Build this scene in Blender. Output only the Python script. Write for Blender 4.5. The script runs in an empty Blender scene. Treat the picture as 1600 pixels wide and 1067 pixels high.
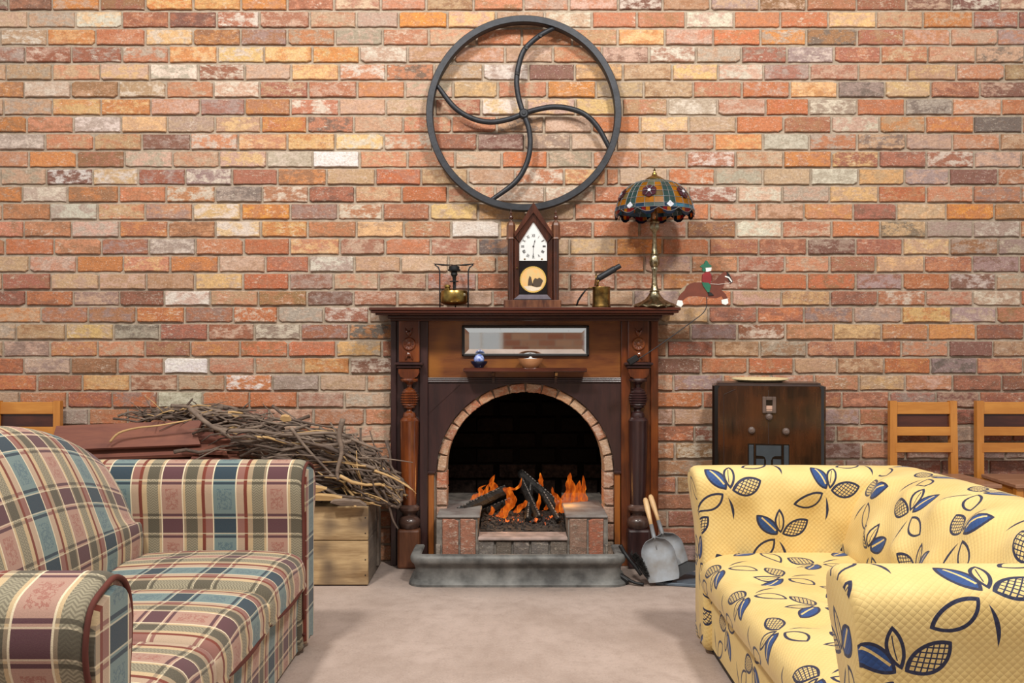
import bpy, bmesh, math, random
from mathutils import Vector, Matrix, Euler, noise
PI = math.pi
S = bpy.context.scene
# ---------------------------------------------------------------- camera, light, exposure
cam_d = bpy.data.cameras.new('camera'); cam = bpy.data.objects.new('camera', cam_d)
S.collection.objects.link(cam); S.camera = cam
cam_d.sensor_width = 36; cam_d.lens = 1450/1600*36; cam_d.clip_end = 60
DW = 4.67; EYE = 1.108; F = 1450.0
cam.location = (0, -DW, EYE); cam.rotation_euler = (PI/2, 0, 0)
S.view_settings.view_transform = 'Standard'; S.view_settings.look = 'None'
S.view_settings.gamma = 1; S.view_settings.exposure = 0.0
S.view_settings.use_curve_mapping = False
w = bpy.data.worlds.new('world'); S.world = w; w.use_nodes = True
w.node_tree.nodes['Background'].inputs[0].default_value = (1.0, 0.97, 0.94, 1)
w.node_tree.nodes['Background'].inputs[1].default_value = 0.50
def area(name, loc, target, size, power, col):
    d = bpy.data.lights.new(name, 'AREA'); d.shape = 'DISK'; d.size = size; d.energy = power; d.color = col
    o = bpy.data.objects.new(name, d); S.collection.objects.link(o); o.location = loc
    o.rotation_euler = (Vector(target)-Vector(loc)).to_track_quat('-Z', 'Y').to_euler()
    return o
area('overhead_light', (-1.5, -3.5, 4.3), (0.0, 0, 1.2), 0.5, 150, (1.0, 0.95, 0.88))
area('overhead_light', (1.4, -3.5, 4.3), (0.0, 0, 1.2), 0.5, 140, (1.0, 0.95, 0.88))
area('overhead_light', (0, -6.0, 4.8), (0, -1.5, 0.5), 2.5, 40, (1.0, 0.97, 0.94))  # soft fill light added high behind the camera, no real lamp there

# ---------------------------------------------------------------- helpers
def lin(h):
    h = h.lstrip('#'); r = []
    for i in (0, 2, 4):
        c = int(h[i:i+2], 16)/255
        r.append(c/12.92 if c <= .04045 else ((c+.055)/1.055)**2.4)
    return tuple(r)
def wx(px, D): return (px-800)*D/F
def wz(py, D): return EYE-(py-533)*D/F
ROOT = {}
def link(o, parent=None):
    S.collection.objects.link(o)
    if parent is not None:
        o.parent = parent; ROOT[o.name] = ROOT.get(parent.name, Vector((0, 0, 0)))
    return o
def thing(name, label, cat, loc=(0, 0, 0), group=None, rotz=0, kind=None):
    o = bpy.data.objects.new(name, None); o.empty_display_size = .05
    S.collection.objects.link(o); o.location = loc; o.rotation_euler = (0, 0, rotz)
    ROOT[o.name] = Vector(loc)
    o['label'] = label; o['category'] = cat
    if group: o['group'] = group
    if kind: o['kind'] = kind
    return o
def tag(o, label, cat, group=None):
    o['label'] = label; o['category'] = cat
    if group: o['group'] = group
    return o
def NB():
    return bmesh.new()
def obj(name, bm, mat, parent=None, smooth=False, local=False, top=None, kind=None, label=None):
    """link a bmesh (world coordinates unless local) as one mesh object"""
    bmesh.ops.recalc_face_normals(bm, faces=bm.faces) if smooth != 'keep' else None
    if parent is not None and not local:
        bmesh.ops.translate(bm, vec=-ROOT.get(parent.name, Vector((0, 0, 0))), verts=bm.verts)
    loc = Vector((0, 0, 0))
    if parent is None and not local:
        xs = [v.co.x for v in bm.verts]; ys = [v.co.y for v in bm.verts]; zs = [v.co.z for v in bm.verts]
        loc = Vector(((min(xs)+max(xs))/2, (min(ys)+max(ys))/2, min(zs)))
        bmesh.ops.translate(bm, vec=-loc, verts=bm.verts)
    me = bpy.data.meshes.new(name); bm.to_mesh(me); bm.free()
    if smooth:
        me.polygons.foreach_set('use_smooth', [True]*len(me.polygons))
        if smooth == 'auto':
            me.set_sharp_from_angle(angle=math.radians(38))
    me.materials.append(mat)
    o = bpy.data.objects.new(name, me); o.location = loc
    link(o, parent)
    if parent is None: ROOT[o.name] = loc
    if top: tag(o, *top)
    if kind: o['kind'] = kind
    if label: o['label'] = label
    return o
def box(bm, c, s, bev=0, M=None, seg=1):
    r = bmesh.ops.create_cube(bm, size=1)
    vs = r['verts']
    for v in vs: v.co = Vector((v.co.x*s[0], v.co.y*s[1], v.co.z*s[2]))
    if bev:
        es = list({e for v in vs for e in v.link_edges})
        r = bmesh.ops.bevel(bm, geom=es, offset=bev, segments=seg, affect='EDGES', profile=.5)
        vs = list({v for f in r['faces'] for v in f.verts} | {v for v in vs if v.is_valid})
        vs = [v for v in vs if v.is_valid]
        # include all verts connected
        st = list(vs); seen = set(vs)
        while st:
            v = st.pop()
            for e in v.link_edges:
                o_ = e.other_vert(v)
                if o_ not in seen: seen.add(o_); st.append(o_)
        vs = list(seen)
    T = Matrix.Translation(Vector(c))
    if M is not None: T = T @ M.to_4x4()
    bmesh.ops.transform(bm, matrix=T, verts=vs)
    return vs
def bx(bm, x0, x1, y0, y1, z0, z1, bev=0):
    return box(bm, ((x0+x1)/2, (y0+y1)/2, (z0+z1)/2), (x1-x0, y1-y0, z1-z0), bev)
def ring_loft(bm, rings, closed=True, cap=True, uvs=None):
    """rings: lists of points; uvs: matching lists of (u,v)"""
    V = [[bm.verts.new(p) for p in r] for r in rings]
    uvl = bm.loops.layers.uv.verify() if uvs else None
    n = len(rings[0])
    for i in range(len(V)-1):
        m = n if closed else n-1
        for j in range(m):
            k = (j+1) % n
            f = bm.faces.new((V[i][j], V[i][k], V[i+1][k], V[i+1][j]))
            if uvs:
                q = [uvs[i][j], uvs[i][j+1], uvs[i+1][j+1], uvs[i+1][j]]
                for l, t in zip(f.loops, q): l[uvl].uv = t
    if cap and closed:
        for Vr in (V[0], V[-1]):
            f = bm.faces.new(Vr)
            if uvs:
                for l in f.loops: l[uvl].uv = (l.vert.co.y+l.vert.co.x, l.vert.co.z)
    return V
def lathe(bm, prof, c, seg=20, axis='Z', rx=1, M=None):
    rings = []
    for r, z in prof:
        r = max(r, 1e-4); ring = []
        for i in range(seg):
            a = 2*PI*i/seg
            p = Vector((r*math.cos(a)*rx, r*math.sin(a), z))
            if M is not None: p = M @ p
            ring.append(p+Vector(c))
        rings.append(ring)
    return ring_loft(bm, rings)
def tube(bm, pts, rad, seg=8, cap=True, flat=1.0):
    pts = [Vector(p) for p in pts]
    rings = []; up = Vector((0, 0, 1))
    n = len(pts); pn = None
    for i, p in enumerate(pts):
        t = (pts[min(i+1, n-1)]-pts[max(i-1, 0)])
        if t.length < 1e-9: t = Vector((1, 0, 0))
        t.normalize()
        if pn is None:
            pn = t.cross(up if abs(t.z) < .95 else Vector((0, 1, 0))).normalized()
        pn = (pn - t*pn.dot(t))
        pn = pn.normalized() if pn.length > 1e-6 else t.orthogonal().normalized()
        b = t.cross(pn)
        r = rad[i] if isinstance(rad, (list, tuple)) else rad
        rings.append([p + pn*math.cos(2*PI*k/seg)*r + b*math.sin(2*PI*k/seg)*r*flat for k in range(seg)])
    ring_loft(bm, rings, cap=cap)
def prism(bm, poly, y0, y1, fn=None):
    """polygon in (x,z), extruded y0..y1; fn maps (x,y,z)->world"""
    f_ = fn or (lambda x, y, z: Vector((x, y, z)))
    a = [bm.verts.new(f_(x, y0, z)) for x, z in poly]; b = [bm.verts.new(f_(x, y1, z)) for x, z in poly]
    bm.faces.new(a); bm.faces.new(b[::-1]); n = len(poly)
    for i in range(n):
        bm.faces.new((a[i], a[(i+1) % n], b[(i+1) % n], b[i]))
def smoothpath(pts, k=6):
    P = [Vector(p) for p in pts]; out = []
    for i in range(len(P)-1):
        p0 = P[max(i-1, 0)]; p1 = P[i]; p2 = P[i+1]; p3 = P[min(i+2, len(P)-1)]
        for j in range(k):
            t = j/k
            out.append(.5*((2*p1)+(-p0+p2)*t+(2*p0-5*p1+4*p2-p3)*t*t+(-p0+3*p1-3*p2+p3)*t**3))
    out.append(P[-1]); return out

# ---------------------------------------------------------------- materials
class NT:
    def __init__(s, mat): s.t = mat.node_tree; s.n = s.t.nodes; s.l = s.t.links
    def node(s, typ, **kw):
        n = s.n.new(typ)
        for k, v in kw.items(): setattr(n, k, v)
        return n
    def put(s, sock, v):
        if isinstance(v, bpy.types.NodeSocket): s.l.new(v, sock)
        elif v is not None:
            if hasattr(sock.default_value, '__len__') and hasattr(v, '__len__') and len(sock.default_value) == 4 and len(v) == 3: v = (*v, 1)
            sock.default_value = v
    def m(s, op, a, b=None, c=None, clamp=False):
        n = s.node('ShaderNodeMath', operation=op, use_clamp=clamp)
        s.put(n.inputs[0], a)
        if b is not None: s.put(n.inputs[1], b)
        if c is not None: s.put(n.inputs[2], c)
        return n.outputs[0]
    def vm(s, op, a, b=None, out=0):
        n = s.node('ShaderNodeVectorMath', operation=op)
        s.put(n.inputs[0], a)
        if b is not None: s.put(n.inputs['Scale' if op == 'SCALE' else 1], b)
        return n.outputs[out]
    def mix(s, f, a, b, blend='MIX'):
        n = s.node('ShaderNodeMix', data_type='RGBA', blend_type=blend)
        s.put(n.inputs[0], f); s.put(n.inputs[6], a); s.put(n.inputs[7], b)
        return n.outputs[2]
    def noise(s, vec, scale, detail=3, rough=.55, out=0):
        n = s.node('ShaderNodeTexNoise'); s.put(n.inputs['Vector'], vec)
        n.inputs['Scale'].default_value = scale; n.inputs['Detail'].default_value = detail; n.inputs['Roughness'].default_value = rough
        return n.outputs[out]
    def rng(s, v, a, b, c=0.0, d=1.0):
        n = s.node('ShaderNodeMapRange'); s.put(n.inputs[0], v)
        for i, x in enumerate((a, b, c, d)): n.inputs[i+1].default_value = x
        return n.outputs[0]
    def ramp(s, f, stops, const=False):
        n = s.node('ShaderNodeValToRGB'); cr = n.color_ramp
        if const: cr.interpolation = 'CONSTANT'
        while len(cr.elements) < len(stops): cr.elements.new(.5)
        for e, (p, c) in zip(cr.elements, stops): e.position = p; e.color = (*c, 1)
        s.put(n.inputs[0], f); return n.outputs[0]
    def scalev(s, v, sc):
        n = s.node('ShaderNodeMapping'); s.put(n.inputs[0], v); n.inputs['Scale'].default_value = sc; return n.outputs[0]
    def bump(s, h, strength=.5, dist=.002):
        n = s.node('ShaderNodeBump'); n.inputs['Strength'].default_value = strength; n.inputs['Distance'].default_value = dist
        s.put(n.inputs['Height'], h); return n.outputs[0]
def newmat(name):
    m = bpy.data.materials.new(name); m.use_nodes = True
    g = NT(m); b = g.n['Principled BSDF']
    return m, g, b
def pos(g): return g.node('ShaderNodeNewGeometry').outputs['Position']
def oc(g): return g.node('ShaderNodeTexCoord').outputs['Object']
def simple(name, col, rough=.5, metal=0, var=.25, scale=20, bump=.2, bdist=.001, spec=.5, col2=None, coat=0):
    m, g, b = newmat(name); v = oc(g)
    c = lin(col); n = g.noise(v, scale, 4)
    c2 = lin(col2) if col2 else tuple(x*(1-var) for x in c)
    g.put(b.inputs['Base Color'], g.mix(g.rng(n, .35, .65), c, c2))
    b.inputs['Roughness'].default_value = rough; b.inputs['Metallic'].default_value = metal
    b.inputs['Specular IOR Level'].default_value = spec; b.inputs['Coat Weight'].default_value = coat
    b.inputs['Coat Roughness'].default_value = .15
    if bump: g.put(b.inputs['Normal'], g.bump(g.noise(v, scale*3, 4), bump, bdist))
    return m
def wood(name, c1, c2, axis='Z', rough=.3, scale=1.0, coat=.3, c3=None, world=True, big=.6):
    m, g, b = newmat(name); v = pos(g) if world else oc(g)
    st = {'X': (.12, 1, 1), 'Y': (1, .12, 1), 'Z': (1, 1, .12)}[axis]
    vs = g.scalev(v, tuple(x*scale for x in st))
    n1 = g.noise(vs, 22, 5, .6); n2 = g.noise(vs, 130, 3, .6); n3 = g.noise(v, 5*scale, 2)
    f = g.m('ADD', g.m('MULTIPLY', n1, .75), g.m('MULTIPLY', n2, .3))
    col = g.mix(g.rng(f, .38, .68), lin(c1), lin(c2))
    if c3: col = g.mix(g.rng(n3, .5, .7, 0, big), col, lin(c3))
    g.put(b.inputs['Base Color'], col)
    b.inputs['Roughness'].default_value = rough; b.inputs['Coat Weight'].default_value = coat; b.inputs['Coat Roughness'].default_value = .12
    g.put(b.inputs['Normal'], g.bump(n2, .12, .0008))
    return m
MAT = {}
def brickmat():
    m, g, b = newmat('brick')
    p = pos(g)
    a1 = g.node('ShaderNodeAttribute', attribute_name='col1'); a2 = g.node('ShaderNodeAttribute', attribute_name='col2')
    n1 = g.noise(g.scalev(p, (1, 1, 1.5)), 16, 5, .62); n2 = g.noise(p, 90, 5, .7); n3 = g.noise(g.scalev(p, (1, 1, 2.2)), 38, 5, .7)
    f = g.rng(g.m('ADD', n1, g.m('MULTIPLY', g.m('SUBTRACT', n3, .5), .55)), .45, .59)
    c = g.mix(g.m('MULTIPLY', f, .8), a1.outputs['Color'], a2.outputs['Color'])
    c = g.mix(g.rng(n2, .38, .66, 0, .6), c, g.mix(1.0, c, (.45, .40, .38), 'MULTIPLY'))
    c = g.mix(g.m('MULTIPLY', g.rng(n3, .54, .66, 0, .62), g.rng(g.noise(p, 6, 2), .47, .62)), c, lin('E0D2C2'))
    c = g.mix(.20, c, lin('B09C84'))
    c = g.mix(g.rng(g.noise(g.scalev(p, (1, 1, 1.6)), 60, 4, .75), .56, .68, 0, .38), c, lin('8A6A56'))
    c = g.mix(g.rng(g.noise(p, 140, 3, .7), .60, .70, 0, .55), c, lin('E4D6C6'))
    c = g.mix(g.rng(g.noise(p, 230, 2, .6), .70, .76, 0, .5), c, lin('4A3A34'))
    c = g.mix(g.rng(g.noise(p, 9, 3), .58, .75, 0, .25), c, lin('B09A8A'))
    g.put(b.inputs['Base Color'], c); b.inputs['Roughness'].default_value = .88
    b.inputs['Specular IOR Level'].default_value = .25
    h = g.m('ADD', g.m('MULTIPLY', n3, 1.0), g.m('MULTIPLY', n2, .6))
    g.put(b.inputs['Normal'], g.bump(h, .9, .005))
    return m
MAT['brick'] = brickmat()
def mortarmat():
    m, g, b = newmat('mortar'); p = pos(g)
    n = g.noise(p, 25, 5); n2 = g.noise(p, 180, 3)
    c = g.mix(g.rng(n, .35, .65), lin('B9AA98'), lin('9C8D7B'))
    c = g.mix(g.rng(n2, .3, .7, 0, .3), c, lin('6E6154'))
    g.put(b.inputs['Base Color'], c); b.inputs['Roughness'].default_value = .95
    g.put(b.inputs['Normal'], g.bump(g.m('ADD', n, n2), .6, .003)); return m
MAT['mortar'] = mortarmat()
def floormat():
    m, g, b = newmat('concrete_floor'); p = pos(g)
    n = g.noise(p, 2.2, 5, .6); n2 = g.noise(p, 120, 4, .7); n3 = g.noise(p, 18, 4, .65)
    c = g.mix(g.rng(n, .35, .65), lin('BCAAA0'), lin('A59388'))
    c = g.mix(g.rng(n3, .45, .7, 0, .45), c, lin('98867B'))
    c = g.mix(g.rng(n2, .55, .75, 0, .5), c, lin('6E5F57'))
    c = g.mix(g.rng(n2, .42, .3, 0, .35), c, lin('D6C8BC'))
    # darker oval with a ragged edge in the floor colour around the hearth
    sp = g.node('ShaderNodeSeparateXYZ'); g.put(sp.inputs[0], p)
    dx = g.m('DIVIDE', g.m('SUBTRACT', sp.outputs[0], .03), .75); dy = g.m('DIVIDE', g.m('ADD', sp.outputs[1], .2), .42)
    d = g.m('SQRT', g.m('ADD', g.m('MULTIPLY', dx, dx), g.m('MULTIPLY', dy, dy)))
    d = g.m('ADD', d, g.m('MULTIPLY', g.m('SUBTRACT', n3, .5), .9))
    c = g.mix(g.rng(d, 1.1, .6, 0, .65), c, lin('5B514B'))
    g.put(b.inputs['Base Color'], c); b.inputs['Roughness'].default_value = .7
    g.put(b.inputs['Normal'], g.bump(g.m('ADD', n2, n3), .35, .002)); return m
MAT['floor'] = floormat()

# ---------------------------------------------------------------- fabrics
def plaid():
    m, g, b = newmat('plaid_fabric')
    uv = g.node('ShaderNodeTexCoord').outputs['UV']
    sp = g.node('ShaderNodeSeparateXYZ'); g.put(sp.inputs[0], uv)
    u, v = sp.outputs[0], sp.outputs[1]
    a = g.m('DIVIDE', g.m('PINGPONG', u, .183), .183)
    q = g.m('PINGPONG', v, .095)
    P = [0, .035, .039, .047, .086, .103, .115, .140, .144]; P = [x/.183 for x in P]
    cream, tan, grey, rust, pk = lin('DCCEB0'), lin('C3AB86'), lin('97907A'), lin('74352A'), lin('B59D86')
    light = [lin('AC897A'), cream, tan, grey, tan, rust, pk, cream, lin('6F8484')]
    dark = [lin('5A3B42'), cream, lin('8B7B66'), lin('595548'), lin('9D8A72'), lin('74352A'), lin('8A6058'), cream, lin('2A3F4C')]
    cl = g.ramp(a, list(zip(P, light)), True); cd = g.ramp(a, list(zip(P, dark)), True)
    isd = g.m('MAXIMUM', g.m('LESS_THAN', q, .025), g.m('MULTIPLY', g.m('GREATER_THAN', q, .034), g.m('LESS_THAN', q, .043)))
    c = g.mix(isd, cl, cd)
    # cream pin-line bordering the dark block
    ln = g.m('MULTIPLY', g.m('GREATER_THAN', q, .0255), g.m('LESS_THAN', q, .029))
    c = g.mix(g.m('MULTIPLY', ln, .55), c, cream)
    # herringbone weave inside the grey stripes
    hb = g.m('PINGPONG', u, .01)
    st = g.m('FRACT', g.m('MULTIPLY', g.m('ADD', v, hb), 110.0))
    ing = g.m('MULTIPLY', g.m('GREATER_THAN', a, P[3]), g.m('LESS_THAN', a, P[4]))
    c = g.mix(g.m('MULTIPLY', g.m('MULTIPLY', ing, g.m('GREATER_THAN', st, .5)), .5), c, lin('4B463C'))
    # leaf print inside the pink and teal blocks
    nb = g.noise(uv, 55, 3, .7)
    inb = g.m('ADD', g.m('LESS_THAN', a, .12), g.m('GREATER_THAN', a, .86))
    inq = g.m('GREATER_THAN', q, .058)
    pr = g.m('MULTIPLY', g.m('MULTIPLY', inb, inq), g.rng(g.m('ABSOLUTE', g.m('SUBTRACT', nb, .5)), .05, .02))
    c = g.mix(g.m('MULTIPLY', pr, .6), c, g.mix(g.m('LESS_THAN', a, .5), lin('38576A'), lin('8E4A42')))
    c = g.mix(g.rng(g.noise(uv, 420, 2), .35, .65, 0, .22), c, lin('6A5A4C'))
    g.put(b.inputs['Base Color'], c); b.inputs['Roughness'].default_value = .95
    b.inputs['Specular IOR Level'].default_value = .15; b.inputs['Sheen Weight'].default_value = .15
    g.put(b.inputs['Normal'], g.bump(g.noise(uv, 500, 2), .35, .0012)); return m
MAT['plaid'] = plaid()
def flower_group():
    t = bpy.data.node_groups.new('flower_motif', 'ShaderNodeTree')
    t.interface.new_socket('P', in_out='INPUT', socket_type='NodeSocketVector')
    t.interface.new_socket('Dark', in_out='OUTPUT', socket_type='NodeSocketFloat')
    t.interface.new_socket('Blue', in_out='OUTPUT', socket_type='NodeSocketFloat')
    class Fake: pass
    f = Fake(); f.node_tree = t; g = NT(f)
    gi = g.node('NodeGroupInput'); go = g.node('NodeGroupOutput')
    P = gi.outputs[0]
    def petal(ang, L, wd, r0=.012, bend=0):
        a = math.radians(ang); d = Vector((math.cos(a), math.sin(a), 0)); n = Vector((-math.sin(a), math.cos(a), 0))
        c = d*(r0+L/2); R = (L*L/4+wd*wd)/(2*wd); off = R-wd
        q = g.vm('SUBTRACT', P, tuple(c))
        al = g.vm('DOT_PRODUCT', q, tuple(d), 1); pe = g.vm('DOT_PRODUCT', q, tuple(n), 1)
        if bend: pe = g.m('ADD', pe, g.m('MULTIPLY', g.m('MULTIPLY', al, al), bend))
        x = g.m('ADD', g.m('ABSOLUTE', pe), off)
        s = g.m('SUBTRACT', g.m('SQRT', g.m('ADD', g.m('MULTIPLY', x, x), g.m('MULTIPLY', al, al))), R)
        return s, al, pe
    def outline(s, t_): return g.m('LESS_THAN', g.m('ABSOLUTE', g.m('ADD', s, t_)), t_)
    T = .0034
    s1, a1, p1 = petal(128, .098, .026)
    s2, a2, p2 = petal(86, .088, .018, .014, 2)
    s3, a3, p3 = petal(22, .105, .029, .012, -2)
    s4, a4, p4 = petal(216, .110, .027, .016, 2)
    s5, a5, p5 = petal(-76, .085, .0045, .014, 3.5)
    s6, a6, p6 = petal(155, .07, .016, .05, 0)
    slit = g.m('LESS_THAN', g.m('ABSOLUTE', g.m('ADD', p1, .006)), .0028)
    slit = g.m('MULTIPLY', slit, g.m('LESS_THAN', g.m('ABSOLUTE', a1), .032))
    blue = g.m('MULTIPLY', g.m('LESS_THAN', s1, -.004), g.m('SUBTRACT', 1.0, slit))
    dark = outline(s1, T)
    for s_ in (outline(s2, T), outline(s3, T*1.1), outline(s4, T*1.1), g.m('LESS_THAN', s5, 0.0)):
        dark = g.m('MAXIMUM', dark, s_)
    h1 = g.m('LESS_THAN', g.m('FRACT', g.m('MULTIPLY', g.m('ADD', a3, g.m('MULTIPLY', p3, 1.2)), 62.0)), .27)
    h2 = g.m('LESS_THAN', g.m('FRACT', g.m('MULTIPLY', g.m('SUBTRACT', a3, g.m('MULTIPLY', p3, 1.2)), 62.0)), .27)
    dark = g.m('MAXIMUM', dark, g.m('MULTIPLY', g.m('MAXIMUM', h1, h2), g.m('LESS_THAN', s3, 0.0)))
    inn = g.m('MULTIPLY', g.m('LESS_THAN', g.m('ABSOLUTE', g.m('SUBTRACT', p2, .002)), .0012), g.m('LESS_THAN', g.m('ABSOLUTE', a2), .025))
    dark = g.m('MAXIMUM', dark, inn)
    g.l.new(dark, go.inputs[0]); g.l.new(blue, go.inputs[1])
    return t
def yellow():
    m, g, b = newmat('yellow_floral_quilt')
    uv = g.node('ShaderNodeTexCoord').outputs['UV']; grp = flower_group()
    W, H = .33, .315
    masks = []
    for k, (ox, oy) in enumerate(((0, 0), (.5, .5))):
        q = g.vm('ADD', g.vm('DIVIDE', uv, (W, H, 1)), (ox, oy, 0))
        fl = g.vm('FLOOR', q)
        loc = g.vm('MULTIPLY', g.vm('SUBTRACT', g.vm('FRACTION', q), (.5, .5, 0)), (W, H, 0))
        wn = g.node('ShaderNodeTexWhiteNoise', noise_dimensions='3D'); g.put(wn.inputs['Vector'], g.vm('ADD', fl, (k*7.3, 1.1, .5)))
        rot = g.node('ShaderNodeVectorRotate', rotation_type='Z_AXIS'); g.put(rot.inputs['Vector'], loc)
        g.put(rot.inputs['Angle'], g.rng(wn.outputs['Value'], 0, 1, -.35, .35))
        n = g.node('ShaderNodeGroup'); n.node_tree = grp; g.l.new(rot.outputs[0], n.inputs[0])
        masks.append((n.outputs[0], n.outputs[1]))
    dk = g.m('MAXIMUM', masks[0][0], masks[1][0]); bl = g.m('MAXIMUM', masks[0][1], masks[1][1])
    sp = g.node('ShaderNodeSeparateXYZ'); g.put(sp.inputs[0], uv)
    n1 = g.m('PINGPONG', g.m('ADD', sp.outputs[0], sp.outputs[1]), .008)
    n2 = g.m('PINGPONG', g.m('SUBTRACT', sp.outputs[0], sp.outputs[1]), .008)
    qh = g.m('SQRT', g.m('MULTIPLY', g.m('MULTIPLY', n1, n2), 15625.0))
    c = g.mix(g.rng(g.noise(uv, 6, 3), .35, .7), lin('E2C886'), lin('D8BA76'))
    c = g.mix(bl, c, lin('2B4A80')); c = g.mix(dk, c, lin('2A2E47'))
    g.put(b.inputs['Base Color'], c); b.inputs['Roughness'].default_value = .6
    b.inputs['Sheen Weight'].default_value = .1; b.inputs['Specular IOR Level'].default_value = .3
    g.put(b.inputs['Normal'], g.bump(g.m('POWER', qh, .5), .5, .0022)); return m
MAT['yellow'] = yellow()
MAT['rust_piping'] = simple('rust_piping', '5C2A20', .9)
MAT['yellow_plain'] = simple('yellow_button', 'E6CB7E', .6)
MAT['black_base'] = simple('black_base', '2B2320', .7)
# woods / metals
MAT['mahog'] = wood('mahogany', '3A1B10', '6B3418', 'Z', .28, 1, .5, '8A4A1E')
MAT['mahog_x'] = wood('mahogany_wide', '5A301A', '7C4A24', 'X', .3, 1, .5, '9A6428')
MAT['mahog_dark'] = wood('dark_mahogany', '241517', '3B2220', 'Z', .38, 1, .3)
MAT['mahog_darkx'] = wood('dark_mahogany_wide', '33201D', '4A2A22', 'X', .35, 1, .3)
MAT['mahog_red'] = wood('red_mahogany', '4A2213', '82441F', 'Z', .22, 1, .7, '35180F')
MAT['shelf'] = wood('shelf_mahogany', '3C1D15', '5C2E20', 'X', .25, 1, .6)
MAT['orange_wood'] = wood('orange_strip_wood', '7A4218', '9A5A22', 'Z', .4)
MAT['worn_wood'] = wood('worn_plinth_wood', '5A3420', '7A4A2E', 'Z', .5, 1, .1, '3A2A24')
MAT['clock_wood'] = wood('clock_rosewood', '2C1710', '52291A', 'Z', .25, 2, .6, '2A1712', big=.7)
MAT['clock_base'] = wood('clock_base_wood', '4A2A20', '7A5038', 'Z', .3, 3, .5, '2E1E1E')
MAT['chair'] = wood('oak_chair', 'B0702A', 'C98A3C', 'X', .38, 1, .3, 'A2621F')
MAT['chair_z'] = wood('oak_chair_upright', 'AC6C28', 'C4843A', 'Z', .38, 1, .3)
MAT['chair_seat'] = wood('brown_chair_seat', '8A6048', 'A0765C', 'X', .45, 1, .2)
MAT['radio'] = wood('radio_walnut', '170E0A', '432716', 'Z', .22, 1.0, .6, '552C14', big=.6)
MAT['radio_dark'] = simple('radio_black_edge', '15100E', .25, coat=.5)
MAT['radio_trim'] = simple('radio_trim', '3A2C28', .35, coat=.3)
MAT['bakelite'] = simple('radio_knob', '6A5A52', .3)
MAT['cream_dial'] = simple('radio_dial', 'C9A590', .4)
MAT['grille'] = simple('radio_grille', '3A4248', .5)
MAT['iron'] = simple('wrought_iron', '34363B', .48, .55, .3, 30, .4, .0015)
MAT['black_iron'] = simple('black_iron', '1E1F21', .5, .4, .3, 30)
MAT['castgrey'] = simple('fender_cast_iron', '7C7C79', .6, .15, .45, 9, .8, .003, col2='454544')
MAT['brass'] = simple('brass', 'AE9150', .28, 1, .25, 40, .2, .0008, col2='7E6A3E')
MAT['old_brass'] = simple('old_brass', '9A7A42', .35, 1, .5, 30, .4, .001, col2='5E4C2E')
MAT['lamp_metal'] = simple('antique_lamp_metal', 'AEA68C', .3, 1, .3, 60, .5, .0015, col2='6A5C3E')
MAT['gold'] = simple('gold', 'E8C46A', .4, .5)
MAT['white_enamel'] = simple('clock_dial', 'D8DADA', .4, bump=0, var=.04)
MAT['ink'] = simple('black_ink', '1A1A1E', .5, bump=0)
MAT['tablet'] = simple('clock_tablet_black', '14171A', .15, bump=0, coat=.5)
MAT['paint_sky'] = simple('painted_sand_sky', 'D9A867', .5, bump=0, col2='C9B07A', scale=60)
MAT['paint_dark'] = simple('painted_silhouette', '4A3A2A', .5, bump=0)
MAT['paint_snow'] = simple('painted_foreground', 'E2D2BA', .5, bump=0)
MAT['silver_wood'] = simple('grey_ledge', '6F6A74', .3, coat=.4)
def sootbrick():
    m, g, b = newmat('soot_brick'); a1 = g.node('ShaderNodeAttribute', attribute_name='col1')
    n = g.noise(pos(g), 40, 4, .7)
    g.put(b.inputs['Base Color'], g.mix(g.rng(n, .3, .7), a1.outputs['Color'], (.004, .0035, .003))); b.inputs['Roughness'].default_value = .95
    b.inputs['Specular IOR Level'].default_value = .1
    g.put(b.inputs['Normal'], g.bump(n, .6, .004)); return m
MAT['soot_brick'] = sootbrick()
MAT['soot'] = simple('soot', '0E0B0A', .95, 0, .5, 12, .6, .004, col2='060505', spec=.1)
MAT['ash'] = simple('ash', '4A423C', .95, 0, .5, 60, .8, .004, col2='2A2422')
MAT['char'] = simple('charred_wood', '0B0A0A', .6, 0, .5, 90, .9, .004, col2='1A1817')
MAT['stick'] = wood('stick_bark', '625349', '8A7869', 'X', .8, 2, 0, '3A2E2A')
MAT['stick2'] = wood('stick_dark', '483B34', '6B5A4E', 'X', .8, 2, 0)
MAT['stick3'] = wood('split_wood', 'A88658', 'CBA876', 'X', .8, 2, 0)
MAT['board'] = wood('red_brown_board', '6E4136', '85523F', 'X', .7, 1, 0, '54302A')
MAT['crate'] = wood('crate_pine', '846846', 'C0A47A', 'X', .85, 1, 0, '5E4E40', big=.95)
MAT['crate_side'] = wood('crate_pine_grey', '5E544C', '7C7064', 'Y', .85, 1, 0, '5A4E42', big=.7)
MAT['handle_wood'] = wood('handle_wood', 'C8A070', 'DAB98A', 'Z', .5, 1, 0)
MAT['galv'] = simple('galvanised_steel', '858A90', .6, .25, .35, 12, .3, .001, col2='6E6A66')
MAT['bristle'] = simple('bristle', '1A1817', .9)
MAT['straw'] = simple('straw', 'DCC79A', .8, 0, .2, 80, .6)
MAT['blue_glaze'] = simple('blue_glaze', '16233F', .15, 0, .3, 20, 0, coat=.6)
MAT['blue_stone'] = simple('blue_white_stone', 'B9C8F0', .3, 0, .3, 70, .4, col2='3B55A8')
MAT['bowl_wood'] = wood('turned_bowl_wood', 'A87048', 'BE8A60', 'X', .4, 1, .2)
MAT['horse'] = simple('brown_horse_paint', '6E3524', .5, bump=0)
MAT['red_paint'] = simple('red_paint', '8E2026', .5, bump=0)
MAT['green_paint'] = simple('green_paint', '1F6A50', .5, bump=0)
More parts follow.
